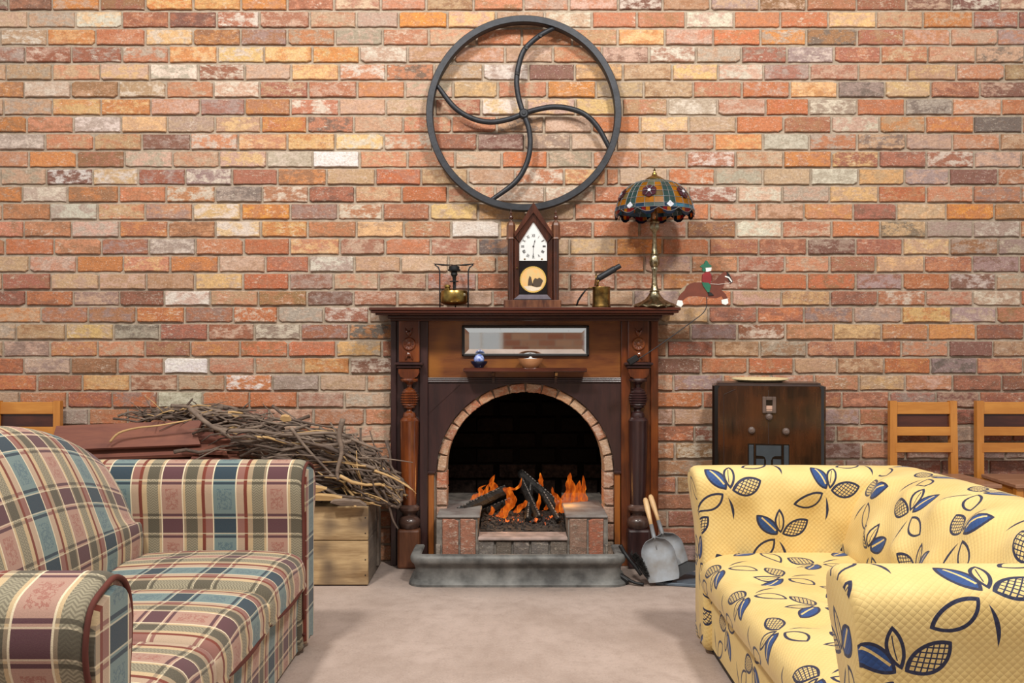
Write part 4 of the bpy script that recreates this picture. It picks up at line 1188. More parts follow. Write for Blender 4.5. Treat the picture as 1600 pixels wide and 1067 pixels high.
dial = cp('dial', 'white_enamel', lambda bm: prism(bm, [(cxx(914), czz(564)), (cxx(1145), czz(564)), (cxx(1145), czz(405)), (cxx(1032), czz(240)), (cxx(914), czz(405))], -.171, -.16))
def text_mesh(s, size, loc, rot, parent, name, mat, ext=.0004):
    cu = bpy.data.curves.new('t', 'FONT'); cu.body = s; cu.size = size; cu.align_x = 'CENTER'; cu.align_y = 'CENTER'; cu.extrude = ext
    to = bpy.data.objects.new('t', cu); S.collection.objects.link(to)
    bpy.context.view_layer.update()
    me = bpy.data.meshes.new_from_object(to.evaluated_get(bpy.context.evaluated_depsgraph_get()))
    bm = NB(); bm.from_mesh(me); bmesh.ops.transform(bm, matrix=Matrix.Translation(loc) @ rot, verts=bm.verts)
    bpy.data.objects.remove(to); bpy.data.meshes.remove(me); return bm
NUM = ['XII', 'I', 'II', 'III', 'IIII', 'V', 'VI', 'VII', 'VIII', 'IX', 'X', 'XI']
cc = Vector((cxx(1032), -.1725, czz(443))); R_ = 88/5.335*DC/F
allb = NB()
for i, s_ in enumerate(NUM):
    a = PI/2-2*PI*i/12
    rot = Matrix.Rotation(PI/2, 4, 'X') @ Matrix.Rotation(a-PI/2, 4, 'Z') @ Matrix.Diagonal((.75, 1.25, 1, 1))
    b2 = text_mesh(s_, .017, cc+Vector((math.cos(a)*R_, 0, math.sin(a)*R_)), rot, None, '', None)
    me = bpy.data.meshes.new('x'); b2.to_mesh(me); b2.free(); allb.from_mesh(me); bpy.data.meshes.remove(me)
obj('numerals', allb, MAT['ink'], dial)
def hand(a, L, wd):
    bm = NB(); d = Vector((math.cos(a), 0, math.sin(a))); n_ = Vector((-math.sin(a), 0, math.cos(a)))
    q = [cc+n_*wd, cc+d*L*.55+n_*wd*.6, cc+d*L*.68+n_*wd*1.8, cc+d*L, cc+d*L*.68-n_*wd*1.8, cc+d*L*.55-n_*wd*.6, cc-n_*wd]
    A = [bm.verts.new(p+Vector((0, -.002, 0))) for p in q]; B = [bm.verts.new(p+Vector((0, -.001, 0))) for p in q]
    bm.faces.new(A); bm.faces.new(B[::-1])
    for i in range(7): bm.faces.new((A[i], A[(i+1) % 7], B[(i+1) % 7], B[i]))
    return obj('hand', bm, MAT['ink'], dial)
hand(math.radians(75), .034, .0013); hand(math.radians(-91), .058, .0008)
bm = NB(); lathe(bm, [(.0001, .004), (.004, .003), (.004, 0)], cc, 12, M=M); obj('hand_boss', bm, MAT['ink'], dial)
for px in (960, 1103):
    bm = NB(); lathe(bm, [(.0001, .002), (.0042, .0018), (.0042, 0)], (cxx(px), -.1712, czz(550)), 12, M=M); obj('winding_hole', bm, MAT['old_brass'], dial)
tab = cp('tablet', 'tablet', lambda bm: prism(bm, [(cxx(914), czz(848)), (cxx(1145), czz(848)), (cxx(1145), czz(566)), (cxx(914), czz(566))], -.170, -.16))
tc = Vector((cxx(1029), -.1715, czz(720)))
def gear(bm):
    for i in range(48):
        a = 2*PI*i/48; R1 = 112/5.335*DC/F; R2 = 100/5.335*DC/F; da = PI/48
        P_ = [tc+Vector((math.cos(t_)*r_, y_, math.sin(t_)*r_)) for r_, t_ in ((R2, a-da), (R1*.95, a-da), (R1, a), (R1*.95, a+da), (R2, a+da)) for y_ in (-.0015, .001)]
        vs = [bm.verts.new(p) for p in P_]; A = vs[0::2]; B = vs[1::2]
        bm.faces.new(A); bm.faces.new(B[::-1])
        for k in range(5): bm.faces.new((A[k], A[(k+1) % 5], B[(k+1) % 5], B[k]))
cp('toothed_gold_ring', 'gold', gear, tab)
cp('painted_scene', 'paint_sky', lambda bm: lathe(bm, [(.0001, .0006), (101/5.335*DC/F, .0006), (101/5.335*DC/F, -.001)], tc, 40, M=M), tab)
s5 = lambda x, y: (cxx(x), czz(y))
def silh(bm):
    for poly in ([(985, 772), (990, 720), (1000, 690), (1012, 700), (1022, 740), (1030, 772)], [(1022, 775), (1030, 730), (1045, 708), (1066, 715), (1080, 705), (1100, 715), (1112, 730), (1100, 760), (1090, 778), (1060, 785)]):
        prism(bm, [s5(*p) for p in poly], -.1728, -.1715)
cp('painted_figures', 'paint_dark', silh, tab)
cp('painted_ground', 'paint_snow', lambda bm: prism(bm, [s5(*p) for p in ((950, 780), (1000, 772), (1060, 786), (1105, 782), (1080, 806), (1030, 818), (980, 808))], -.1726, -.1715), tab)
cp('door_knob', 'old_brass', lambda bm: lathe(bm, [(.0001, .012), (.004, .010), (.003, .004), (.003, 0)], (cxx(896), -.178, czz(626)), 10, M=M), smooth=True)

# ---------------------------------------------------------------- brass pressure stove (left on mantel)
DS = DW-.17
def sx(px): return wx(640+px/5.335, DS)
def sz(py): return ZT+(958-py)/5.335*DS/F
st_ = thing('brass_stove', 'old brass camping stove on wire legs, left of the clock', 'stove', (sx(371), -.17, ZT))
k_ = DS/F/5.335/2; sc = (sx(371), -.17, 0)
part('tank', MAT['brass'], lambda bm: lathe(bm, [(k_*20, sz(938)), (k_*150, sz(934)), (k_*215, sz(918)), (k_*230, sz(905)), (k_*228, sz(830)), (k_*215, sz(815)), (k_*120, sz(803)), (k_*60, sz(800)), (k_*10, sz(798))], sc, 32), st_, smooth='auto')
part('burner', MAT['black_iron'], lambda bm: (lathe(bm, [(k_*20, sz(800)), (k_*20, sz(742)), (k_*75, sz(740)), (k_*75, sz(732)), (k_*24, sz(728)), (k_*30, sz(700)), (k_*58, sz(680)), (k_*50, sz(655)), (k_*105, sz(648)), (k_*108, sz(638)), (k_*90, sz(634)), (k_*88, sz(612)), (k_*60, sz(606)), (k_*10, sz(596))], sc, 20)), st_, smooth='auto')
for a in (math.radians(185), math.radians(-5), math.radians(88)):
    def leg(bm):
        d = Vector((math.cos(a), math.sin(a), 0)); c = Vector(sc)
        tube(bm, [c+d*k_*235+Vector((0, 0, sz(956))), c+d*k_*238+Vector((0, 0, sz(830))), c+d*k_*238+Vector((0, 0, sz(650))), c+d*k_*262+Vector((0, 0, sz(620))), c+d*k_*320+Vector((0, 0, sz(598)))], .0034, 8)
    part('wire_leg', MAT['iron'], leg, st_, smooth=True)
    def pan(bm):
        d = Vector((math.cos(a), math.sin(a), 0)); c = Vector(sc)
        tube(bm, [c+d*k_*15+Vector((0, 0, sz(598))), c+d*k_*120+Vector((0, 0, sz(600))), c+d*k_*200+Vector((0, 0, sz(598))), c+d*k_*340+Vector((0, 0, sz(590)))], [.003, .007, .010, .004], 8, flat=.5)
    part('pan_support', MAT['black_iron'], pan, st_, smooth=True)
part('filler_cap', MAT['brass'], lambda bm: lathe(bm, [(k_*50, sz(825)), (k_*54, sz(800)), (k_*40, sz(790)), (k_*54, sz(784)), (k_*50, sz(768)), (k_*8, sz(764))], (sx(318), -.19, 0), 14), st_, smooth='auto')
part('pump_valve', MAT['lamp_metal'], lambda bm: lathe(bm, [(.001, .016), (.007, .015), (.0085, .008), (.006, .004), (.009, .002), (.009, -.006)], (sx(460), -.20, sz(850)), 12, M=M), st_, smooth='auto')
# blowtorch
DT = DW-.17
tx = lambda px: wx(890+px/4.268, DT); tz = lambda py: ZT+(983-py)/4.268*DT/F
bt = thing('brass_blowtorch', 'small brass blowtorch with tilted dark burner tube, between clock and lamp', 'blowtorch', (tx(212), -.17, ZT))
kt = DT/F/4.268/2
part('tank', MAT['old_brass'], lambda bm: lathe(bm, [(kt*118, ZT), (kt*126, tz(976)), (kt*124, tz(968)), (kt*118, tz(955)), (kt*118, tz(862)), (kt*124, tz(850)), (kt*120, tz(842)), (kt*30, tz(838))], (tx(212), -.17, 0), 28), bt, smooth='auto')
part('burner_tube', MAT['iron'], lambda bm: tube(bm, [(tx(182), -.17, tz(792)), (tx(192), -.17, tz(785)), (tx(193), -.17, tz(784)), (tx(300), -.172, tz(722)), (tx(302), -.172, tz(720)), (tx(338), -.172, tz(700))], [.007, .011, .0155, .0155, .0125, .012], 16), bt, smooth='auto')
part('burner_bracket', MAT['old_brass'], lambda bm: (tube(bm, [(tx(185), -.17, tz(840)), (tx(188), -.17, tz(810)), (tx(205), -.17, tz(785))], .006, 8), tube(bm, [(tx(170), -.165, tz(835)), (tx(176), -.165, tz(790)), (tx(178), -.165, tz(752))], .004, 8)), bt, smooth=True)
part('handle', MAT['black_iron'], lambda bm: tube(bm, [(tx(115), -.15, tz(855)), (tx(88), -.13, tz(890)), (tx(62), -.125, tz(930)), (tx(50), -.125, tz(966))], [.003, .0045, .005, .004], 8), bt, smooth=True)
part('handle_arm', MAT['old_brass'], lambda bm: tube(bm, [(tx(155), -.17, tz(845)), (tx(130), -.16, tz(848)), (tx(112), -.15, tz(858))], .0025, 8), bt, smooth=True)

# ---------------------------------------------------------------- stained glass lamp
DL = 4.462; LY = DL-DW
lx = lambda px: wx(890+px/4.268, DL); lz = lambda py: ZT+(983-py)/4.268*DL/F
kl = DL/F/4.268/2; lc = (lx(566), LY, 0)
lp = thing('stained_glass_lamp', 'table lamp with domed stained-glass shade and ornate antique metal stem', 'lamp', (lx(566), LY, ZT))
def lbase(bm):
    pr = [(262, 983), (270, 978), (262, 970), (235, 962), (190, 950), (130, 930), (90, 905), (66, 885), (62, 878), (70, 874), (60, 868)]
    seg = 48; rings = []
    for r, z in [(a, b) for a, b in pr]:
        f = min(1, max(0, (r-90)/150))
        rings.append([Vector(lc)+Vector((math.cos(t_)*kl*r*(1+.05*f*abs(math.sin(6*t_))), math.sin(t_)*kl*r*(1+.05*f*abs(math.sin(6*t_))), lz(z)+.006*f*abs(math.sin(6*t_)))) for t_ in [2*PI*i/seg for i in range(seg)]])
    ring_loft(bm, rings)
part('base', MAT['lamp_metal'], lbase, lp, smooth='auto')
def lstem(bm):
    pr = [(62, 876), (50, 865), (38, 830), (30, 780), (30, 740), (44, 722), (40, 715), (58, 700), (64, 680), (62, 655), (52, 640), (58, 632), (44, 622), (36, 590), (28, 540), (24, 490), (32, 475), (60, 460), (66, 440), (56, 420), (66, 412), (60, 404), (44, 395), (44, 350)]
    seg = 24; rings = []
    for i, (r, z) in enumerate(pr):
        rings.append([Vector(lc)+Vector((math.cos(t_)*kl*r*(1+.09*math.sin(6*t_+i)), math.sin(t_)*kl*r*(1+.09*math.sin(6*t_+i)), lz(z))) for t_ in [2*PI*j/seg for j in range(seg)]])
    ring_loft(bm, rings)
part('stem', MAT['lamp_metal'], lstem, lp, smooth='auto')
part('socket', MAT['brass'], lambda bm: lathe(bm, [(kl*40, lz(400)), (kl*40, lz(360)), (kl*30, lz(355)), (kl*30, lz(300)), (kl*8, lz(295))], lc, 16), lp, smooth='auto')
part('finial', MAT['brass'], lambda bm: lathe(bm, [(kl*132, lz(134)), (kl*124, lz(126)), (kl*80, lz(112)), (kl*44, lz(104)), (kl*30, lz(92)), (kl*30, lz(84)), (kl*12, lz(80)), (kl*8, lz(70)), (kl*26, lz(66)), (kl*6, lz(60)), (kl*10, lz(56)), (kl*2, lz(48))], lc, 20), lp, smooth='auto')
GL = {}
for nm, col, tr in (('amber', 'B8801C', .55), ('brown_glass', '8A7448', .5), ('teal_glass', '33504E', .35), ('green_grey_glass', '6E7458', .45), ('blue_glass', '1E3F5C', .35), ('navy_glass', '101E34', .25),
                    ('red_glass', '8A1418', .45), ('plum_glass', '4E2430', .3), ('white_glass', 'E6EAF6', .15), ('sky_glass', '4A86A0', .4)):
    GL[nm] = glassmat(nm, col, tr)
prof = [(60, 138), (120, 150), (165, 170), (200, 200), (228, 236), (248, 276), (262, 318), (270, 352)]   # (radius, y)
prof = [(p[0]*1.0, p[1]) for p in prof]
def shp(row, az, off=0):
    i = int(row); i = min(i, len(prof)-2); t = row-i
    r = (prof[i][0]*(1-t)+prof[i+1][0]*t)*kl*2*.97*(.5/.5)+off; y = prof[i][1]*(1-t)+prof[i+1][1]*t
    a = math.radians(az-90)
    return Vector(lc)+Vector((math.cos(a)*r, math.sin(a)*r, lz(y)))
shade = part('lamp_shade', MAT['lamp_metal'], lambda bm: lathe(bm, [(kl*120, lz(134)), (kl*126, lz(138)), (kl*120, lz(142))], lc, 24), lp)
def pane(corners, mat, thick=.0022, off=0):
    bm = NB(); c = Vector(lc); A = []; B = []
    g0 = sum(corners, Vector())/len(corners)
    n_ = Vector((g0.x-c.x, g0.y-c.y, .09)).normalized()
    for p in corners:
        q = p+(g0-p).normalized()*.0009
        A.append(bm.verts.new(q+n_*(thick+off))); B.append(bm.verts.new(q+n_*off))
    bm.faces.new(A); bm.faces.new(B[::-1]); k = len(A)
    for i in range(k): bm.faces.new((A[i], A[(i+1) % k], B[(i+1) % k], B[i]))
    return obj('glass_pane', bm, GL[mat], shade)
came = NB(); edge_faces = []
def lead(a, b, r=.0012):
    c_ = Vector(lc); o_ = lambda p: p+Vector((p.x-c_.x, p.y-c_.y, .06)).normalized()*.0035
    tube(came, [o_(a), o_(b)], r, 4, cap=False)
rl = random.Random(8)
for sct in range(6):
    az0 = 5+60*sct
    cols = [(az0, az0+9, 's'), (az0+9, az0+18, 's'), (az0+18, az0+32, 'a'), (az0+32, az0+46, 'a'), (az0+46, az0+60, 'a')]
    for ci, (a0, a1, kd) in enumerate(cols):
        for row in range(6):
            if row == 0:
                if ci in (1, 3, 4): continue
                a1 = az0+18 if ci == 0 else az0+60
            else: a1 = cols[ci][1]
            if kd == 's': mt = 'teal_glass' if row > 1 else 'green_grey_glass'
            else:
                mt = ('green_grey_glass' if row < 2 else rl.choice(('amber', 'amber', 'brown_glass'))) if ci != 3 else rl.choice(('brown_glass', 'green_grey_glass', 'amber'))
                if row == 5: mt = 'amber'
            C_ = [shp(row, a0), shp(row, a1), shp(row+1, a1), shp(row+1, a0)]
            pane(C_, mt); lead(C_[0], C_[3]); lead(C_[3], C_[2])
    # band below with scallops
    for q in range(5):
        a0, a1, _ = cols[q]
        C_ = [shp(6, a0), shp(6, a1), shp(6.75, a1), shp(6.75, a0)]
        pane(C_, rl.choice(('blue_glass', 'teal_glass', 'blue_glass', 'sky_glass'))); lead(C_[0], C_[3]); lead(C_[3], C_[2])
    for q in range(2):
        a0 = az0-8+30*q; N_ = 6
        dz = .032
        mats = ['navy_glass', 'amber', 'red_glass', 'red_glass', 'navy_glass'] if (sct+q) % 2 else ['navy_glass', 'red_glass', 'amber', 'navy_glass', 'navy_glass']
        for k in range(5):
            b0, b1 = a0+6*k, a0+6*k+6
            d0, d1 = dz*math.sin(PI*k/5)+.003, dz*math.sin(PI*(k+1)/5)+.003
            top0, top1 = shp(6.75, b0), shp(6.75, b1)
            C_ = [top0, top1, top1+Vector((0, 0, -d1*.62)), top0+Vector((0, 0, -d0*.62))]
            pane(C_, mats[k]); lead(C_[3], C_[2])
            if 0 < k < 4:
                C2 = [top0+Vector((0, 0, -d0*.62)), top1+Vector((0, 0, -d1*.62)), top1+Vector((0, 0, -d1)), top0+Vector((0, 0, -d0))]
                edge_faces.append([p+Vector((p.x-lc[0], p.y-lc[1], 0)).normalized()*e_ for e_ in (0, .0022) for p in C2])
    # white diamond at the foot of each strip
    am = az0+9; e = 6
    pane([shp(5.65, am), shp(6.35, am+e), shp(6.95, am), shp(6.35, am-e)], 'white_glass', .004, .001)
    # flower
    af = az0+38; rc = 4.1
    cen = shp(rc, af); up_ = (shp(rc-.5, af)-shp(rc+.5, af)).normalized(); rt = (shp(rc, af+5)-shp(rc, af-5)).normalized()
    nn = rt.cross(up_).normalized(); nn = -nn if nn.dot(cen-Vector((lc[0], lc[1], cen.z))) < 0 else nn
    for k in range(6):
        t0, t1 = 2*PI*k/6, 2*PI*(k+1)/6; tm = (t0+t1)/2
        f_ = lambda t_, r_: cen+rt*math.cos(t_)*r_+up_*math.sin(t_)*r_+nn*.004*(1-r_/.03)
        C_ = [f_(t0, .010), f_(t0, .032), f_(tm, .036), f_(t1, .032), f_(t1, .010)]
        pane(C_, 'plum_glass', .003, .003); lead(f_(t0, .009)+nn*.006, f_(t0, .027)+nn*.006)
    pane([cen+rt*math.cos(2*PI*k/8)*.009+up_*math.sin(2*PI*k/8)*.009+nn*.004 for k in range(8)], 'white_glass', .004, .004)
bm = NB()
for q in edge_faces:
    v = [bm.verts.new(p) for p in q]; bm.faces.new(v[:4]); bm.faces.new(v[4:][::-1])
    for k in range(4): bm.faces.new((v[k], v[(k+1) % 4], v[4+(k+1) % 4], v[4+k]))
obj('scallop_edge', bm, GL['navy_glass'], shade, kind='stuff')
obj('lead_came', came, MAT['galv'], shade)

# ---------------------------------------------------------------- balancing horse toy
DH = 4.42
hx_ = lambda px: wx(890+px/4.268, DH); hz_ = lambda py: ZT+(975-py)/4.268*DH/F+.003
ht = thing('balancing_horse_toy', 'painted wooden jockey on brown horse, balancing toy perched at mantel end', 'toy', (hx_(740), DH-DW, ZT))
def flat(name, mat, poly, y0, y1, par=ht):
    return part(name, MAT[mat], lambda bm: prism(bm, [(hx_(a), hz_(b)) for a, b in poly], DH-DW+y0, DH-DW+y1), par)
hb = flat('horse_body', 'horse', [(718, 930), (738, 890), (765, 865), (778, 838), (800, 822), (830, 812), (880, 812), (945, 812), (975, 795), (1000, 765), (1030, 742), (1042, 742), (1050, 760), (1075, 790), (1085, 812), (1072, 825), (1050, 805), (1035, 800), (1030, 830), (1010, 862), (1040, 890), (1055, 925), (1030, 928), (1015, 905), (975, 918), (905, 910), (860, 905), (800, 905), (775, 915), (760, 930), (745, 940), (725, 938)], -.004, .004)
for poly in ([(720, 930), (750, 934), (757, 958), (742, 976), (712, 964)], [(1012, 928), (1052, 920), (1058, 950), (1040, 962), (1016, 955)]):
    flat('white_hoof', 'white_paint', poly, -.005, .005, hb)
flat('tail', 'grey_tail', [(735, 895), (728, 875), (750, 850), (775, 832), (798, 822), (790, 845), (770, 870), (750, 890)], -.003, .003, hb)
flat('black_mane', 'black_paint', [(1048, 742), (1062, 755), (1088, 805), (1080, 818), (1062, 805), (1045, 775)], -.0055, .0055, hb)
flat('bridle', 'white_paint', [(1035, 768), (1062, 776), (1084, 806), (1078, 812), (1058, 784), (1034, 776)], -.0065, -.0055, hb)
rd = flat('rider_jacket', 'red_paint', [(884, 760), (905, 745), (930, 742), (944, 762), (944, 800), (935, 822), (905, 820), (882, 806)], -.007, .007)
flat('trousers', 'green_paint', [(880, 812), (925, 815), (940, 835), (932, 870), (925, 888), (905, 860), (888, 835)], -.008, .008)
flat('boot', 'black_paint', [(918, 878), (940, 878), (960, 898), (925, 902)], -.008, .008)
flat('face', 'white_paint', [(890, 712), (920, 708), (945, 714), (942, 735), (915, 742), (890, 736)], -.006, .006)
flat('hair', 'green_paint', [(885, 715), (905, 715), (908, 738), (890, 740), (882, 730)], -.0065, .0065)
flat('hat', 'green_paint', [(868, 706), (885, 692), (895, 690), (905, 668), (915, 668), (928, 690), (948, 705), (935, 712), (880, 714)], -.008, .008)
part('reins', MAT['white_paint'], lambda bm: tube(bm, [(hx_(935), DH-DW-.009, hz_(822)), (hx_(990), DH-DW-.009, hz_(826)), (hx_(1070), DH-DW-.007, hz_(815))], .0008, 6), ht)
def fx(px, py, D=4.36): return Vector((wx(px, D), D-DW, wz(py, D)))
part('balance_wire', MAT['iron'], lambda bm: tube(bm, smoothpath([fx(1104, 463, 4.42), fx(1104, 478, 4.42), fx(1098, 489, 4.41), fx(1080, 503, 4.40), fx(1040, 532, 4.38), fx(1003, 557, 4.365), fx(985, 566, 4.36)], 4), .0022, 8), ht, smooth=True)
part('counterweight', MAT['black_iron'], lambda bm: box(bm, fx(989, 562, 4.36), (.052, .03, .03), .004, Matrix.Rotation(-.55, 3, 'Y')), ht)

# ---------------------------------------------------------------- bowls on the display shelf
DD = DW-.14; zs = Z(576.5)+.0105
bw = thing('blue_bowl', 'small dark blue glazed bowl on the little shelf under mirror', 'bowl', (wx(748.5, DD), -.14, zs))
kk = DD/F
part('bowl', MAT['blue_glaze'], lambda bm: lathe(bm, [(.001, zs), (kk*7, zs), (kk*8, zs+kk*2), (kk*13, zs+kk*7), (kk*14, zs+kk*10), (kk*12.5, zs+kk*10), (kk*10, zs+kk*7), (.001, zs+kk*5)], (wx(748.5, DD), -.14, 0), 24), bw, smooth='auto')
def ball(bm):
    bmesh.ops.create_icosphere(bm, subdivisions=3, radius=kk*8.2, matrix=Matrix.Translation((wx(748.5, DD), -.14, zs+kk*13)))
    for v in bm.verts: v.co += (v.co-Vector((wx(748.5, DD), -.14, zs+kk*13))).normalized()*.0018*noise.noise(v.co*180)
obj('x', NB(), MAT['blue_stone']) if False else None
bm = NB(); ball(bm); obj('pebble', bm, MAT['blue_stone'], None, smooth=True, top=('pale blue speckled crystal ball sitting in the dark blue bowl', 'ornament'))
wb = thing('wooden_bowl', 'small turned wooden bowl on the little shelf under mirror', 'bowl', (wx(829, DD), -.14, zs))
part('bowl', MAT['bowl_wood'], lambda bm: lathe(bm, [(.001, zs), (kk*11, zs), (kk*16, zs+kk*5), (kk*19, zs+kk*12), (kk*19.5, zs+kk*14), (kk*18, zs+kk*14), (kk*14, zs+kk*6), (.001, zs+kk*3)], (wx(829, DD), -.14, 0), 28), wb, smooth='auto')
part('contents', MAT['white_enamel'], lambda bm: lathe(bm, [(kk*14, zs+kk*12), (kk*10, zs+kk*14), (kk*3, zs+kk*15), (kk*1.5, zs+kk*17), (.0004, zs+kk*17.5)], (wx(829, DD), -.14, 0), 16), wb, smooth=True)
# ---------------------------------------------------------------- crates, boards and sticks
def crate(x0, x1, y0, y1, h, label):
    r = thing('wooden_crate', label, 'crate', ((x0+x1)/2, (y0+y1)/2, 0))
    zs_ = [0.004, h*.57, h]
    for k in range(2):
        for (a, b) in ((y0, y0+.018), (y1-.018, y1)):
            bm = NB(); bx(bm, x0, x1, a, b, zs_[k]+.001, zs_[k+1]-.002, .003); obj('plank', bm, MAT['crate'], r)
        for (a, b) in ((x0, x0+.018), (x1-.018, x1)):
            bm = NB(); bx(bm, a, b, y0+.019, y1-.019, zs_[k]+.001, zs_[k+1]-.002, .003); obj('plank', bm, MAT['crate_side'], r)
    bm = NB(); bx(bm, x0+.019, x1-.019, y0+.019, y1-.019, .004, .02); obj('bottom', bm, MAT['crate_side'], r)
    bm = NB(); bx(bm, x1, x1+.012, y1-.16, y1-.09, .03, h-.01, .002); obj('batten', bm, MAT['crate_side'], r)
    bm = NB()
    for z_ in (.05, .12, .24, .31):
        for x_ in (x0+.02, x1-.012):
            lathe(bm, [(.0001, .003), (.003, .002), (.003, 0)], (x_, y0, z_), 8, M=Matrix.Rotation(PI/2, 3, 'X'))
    obj('nail_heads', bm, MAT['black_iron'], r)
    return r
crate(-1.16, -.652, -.467, -.055, .362, 'weathered pine crate under the stick pile, left of the fireplace')
crate(-2.05, -1.20, -.45, -.055, .42, 'wooden crate behind the plaid sofa carrying the red-brown boards')
# red-brown boards; (x0,x1,y front,z,w depth,tilt,yaw)
brd = [(-2.02, -1.25, -.26, .438, .15, .0, .01, 'red-brown board at the very bottom of the stacked boards'),
       (-2.00, -1.30, -.30, .465, .12, .05, -.03, 'red-brown board second from the bottom of the stacked boards'),
       (-2.05, -1.28, -.28, .495, .13, .1, .02, 'red-brown board low in the stack with ragged right end'),
       (-1.98, -1.28, -.31, .525, .12, .1, -.02, 'red-brown board in the middle of stack just above sofa arm'),
       (-2.00, -1.38, -.33, .560, .10, .35, .02, 'long red-brown board third from the top of stack'),
       (-1.48, -1.27, -.36, .572, .10, .25, .10, 'short red-brown offcut lying right of the stacked boards, lowest of the offcuts'),
       (-2.06, -1.43, -.33, .600, .11, .55, .0, 'long red-brown board second from top of the stack'),
       (-1.52, -1.31, -.36, .612, .09, .4, -.15, 'short broken red-brown offcut lying in the middle of the offcuts'),
       (-1.56, -1.24, -.30, .655, .09, .35, -.03, 'red-brown board poking right from below the top board'),
       (-2.14, -1.44, -.34, .668, .13, .95, .0, 'widest red-brown board tilted on top of the stack')]
for x0, x1, y, z, wd, tilt, yaw, lab in brd:
    bm = NB(); r_ = random.Random(int(z*1000))
    M_ = Euler((tilt, -.04 if tilt > .5 else 0, yaw)).to_matrix().to_4x4()
    n_ = 6; L = x1-x0
    V0 = []
    poly = [(-L/2, -wd/2), (L/2+r_.uniform(-.02, .02), -wd/2), (L/2+r_.uniform(-.03, .02), 0), (L/2+r_.uniform(-.02, .02), wd/2), (-L/2, wd/2)]
    prism(bm, poly, -.008, .008, lambda a, t, b: Vector((a, b, t)))
    bmesh.ops.transform(bm, matrix=Matrix.Translation(((x0+x1)/2, y, z)) @ M_, verts=bm.verts)
    obj('wooden_board', bm, MAT['board'], None, top=(lab, 'board', 'red-brown boards stacked left of the sticks'))
rs = random.Random(21)
def env(x):
    P = [(-2.1, .68), (-1.95, .745), (-1.72, .775), (-1.5, .80), (-1.3, .785), (-1.0, .735), (-.85, .69), (-.72, .64), (-.6, .56), (-.5, .43), (-.42, .36)]
    if x <= P[0][0]: return P[0][1]
    for (a, b), (c, d) in zip(P, P[1:]):
        if a <= x <= c: return b+(d-b)*(x-a)/(c-a)
    return .3
def lowz(x): return .72 if x < -1.42 else (.60 if x < -1.2 else .375)
SL = 'thin bare stick lying in the tangled heap of firewood sticks'
def stick(c, L, az, el, r, mat, bend=1.0, name='stick', label=SL, cat='stick', group='sticks in the firewood heap', twig=.3):
    d = Vector((math.cos(az)*math.cos(el), math.sin(az)*math.cos(el), math.sin(el)))
    sd = d.orthogonal().normalized(); s2 = d.cross(sd)
    P = []; k1, k2 = rs.uniform(-.06, .06)*bend, rs.uniform(-.05, .05)*bend; ph = rs.uniform(0, 6)
    for i in range(7):
        t = i/6-.5
        P.append(Vector(c)+d*t*L+sd*(k1*L*(4*t*t-.5)+.012*bend*math.sin(t*9+ph))+s2*(k2*L*(4*t*t-.5)+.010*bend*math.cos(t*11+ph)))
    for p in P:
        p.y = min(p.y, -.022); p.z = max(p.z, .012)
        p.z = max(p.z, .37) if p.x < -.6 else p.z
        if p.x > -.64: p.z = max(p.z, .33+rs.uniform(0, .03)+max(0, p.x+.64)*.1)
        if p.x > -.505: p.x = -.505-rs.uniform(0, .05)
        if p.x > -.60 and p.z < 1: p.y = min(p.y, -.10-r) if p.x < -.595 else min(p.y, -.16)
    R_ = [r*(1-.11*i)*rs.uniform(.88, 1.12) for i in range(7)]
    bm = NB(); tube(bm, P, R_, 6)
    if rs.random() < twig:
        q = P[rs.choice((3, 4, 5))]; dd = (d+sd*rs.uniform(-.9, .9)+s2*rs.uniform(-.9, .9)).normalized()*rs.uniform(.05, .14)
        e = q+dd; e.y = min(e.y, -.022 if e.x < -.6 else -.17)
        if e.z > .02: tube(bm, [q, q+dd*.5+Vector((0, 0, .006)) if e.y == (q+dd).y else (q+e)/2, e], [r*.5, r*.4, r*.2], 5)
    return obj(name, bm, mat, None, smooth=True, top=(label, cat, group))
mats = [MAT['stick']]*6+[MAT['stick2']]*6+[MAT['stick3']]
N_ST = 286
for i in range(N_ST):
    t = i/N_ST
    x = rs.uniform(-1.75, -.55) if rs.random() < .82 else rs.uniform(-.85, -.55)
    hi = env(x); lo = lowz(x)
    z = lo+(hi-lo)*t**.8*rs.uniform(.8, 1.0)
    if x < -1.42: z = min(hi, max(z, .73))
    y = -.04-rs.random()**.8*.42 if z < .7 else (rs.uniform(-.40, -.05) if x > -1.3 else rs.uniform(-.30, -.05))
    L = rs.uniform(.25, .62); 
    el = rs.gauss(-.08 if x > -1.1 else .03, .16)
    if x > -.8: el = rs.gauss(-.55, .3); L *= .7
    az = rs.gauss(0, .35) + (PI if rs.random() < .5 else 0)
    if abs(az) > 1.5: el = -el
    if x < -1.25: L = rs.uniform(.2, .42); el = rs.gauss(.02, .07)
    # keep the ends below the envelope
    for sg in (-.5, .5):
        ex = x+sg*L*math.cos(az); ez = z+sg*L*math.sin(el)
        if ez > env(ex)+.015: z -= (ez-env(ex))*.7
    mt = rs.choice(mats) if z > .45 or x < -1.2 else rs.choice(mats+[MAT['stick3']]*4)
    zone = 0 if x < -1.35 else (1 if x < -.85 else 2)
    kd = 2 if mt is MAT['stick3'] else (0 if mt is MAT['stick'] else 1)
    adj = ('thin brown stick', 'thin dark stick', 'pale yellowish split stick')[kd]
    whr = ('lying on top of the red-brown boards at left of heap', 'lying in the middle of the tangled firewood heap', 'sloping down at the right end of the firewood heap')[zone]
    stick((x, y, z), L, az, el, rs.uniform(.0042, .0108), mt, label=adj+' '+whr, group=adj+'s, '+('over the boards', 'middle of the heap', 'right end of the heap')[zone])
def at(px, py, D): return Vector((wx(px, D), D-DW, wz(py, D)))
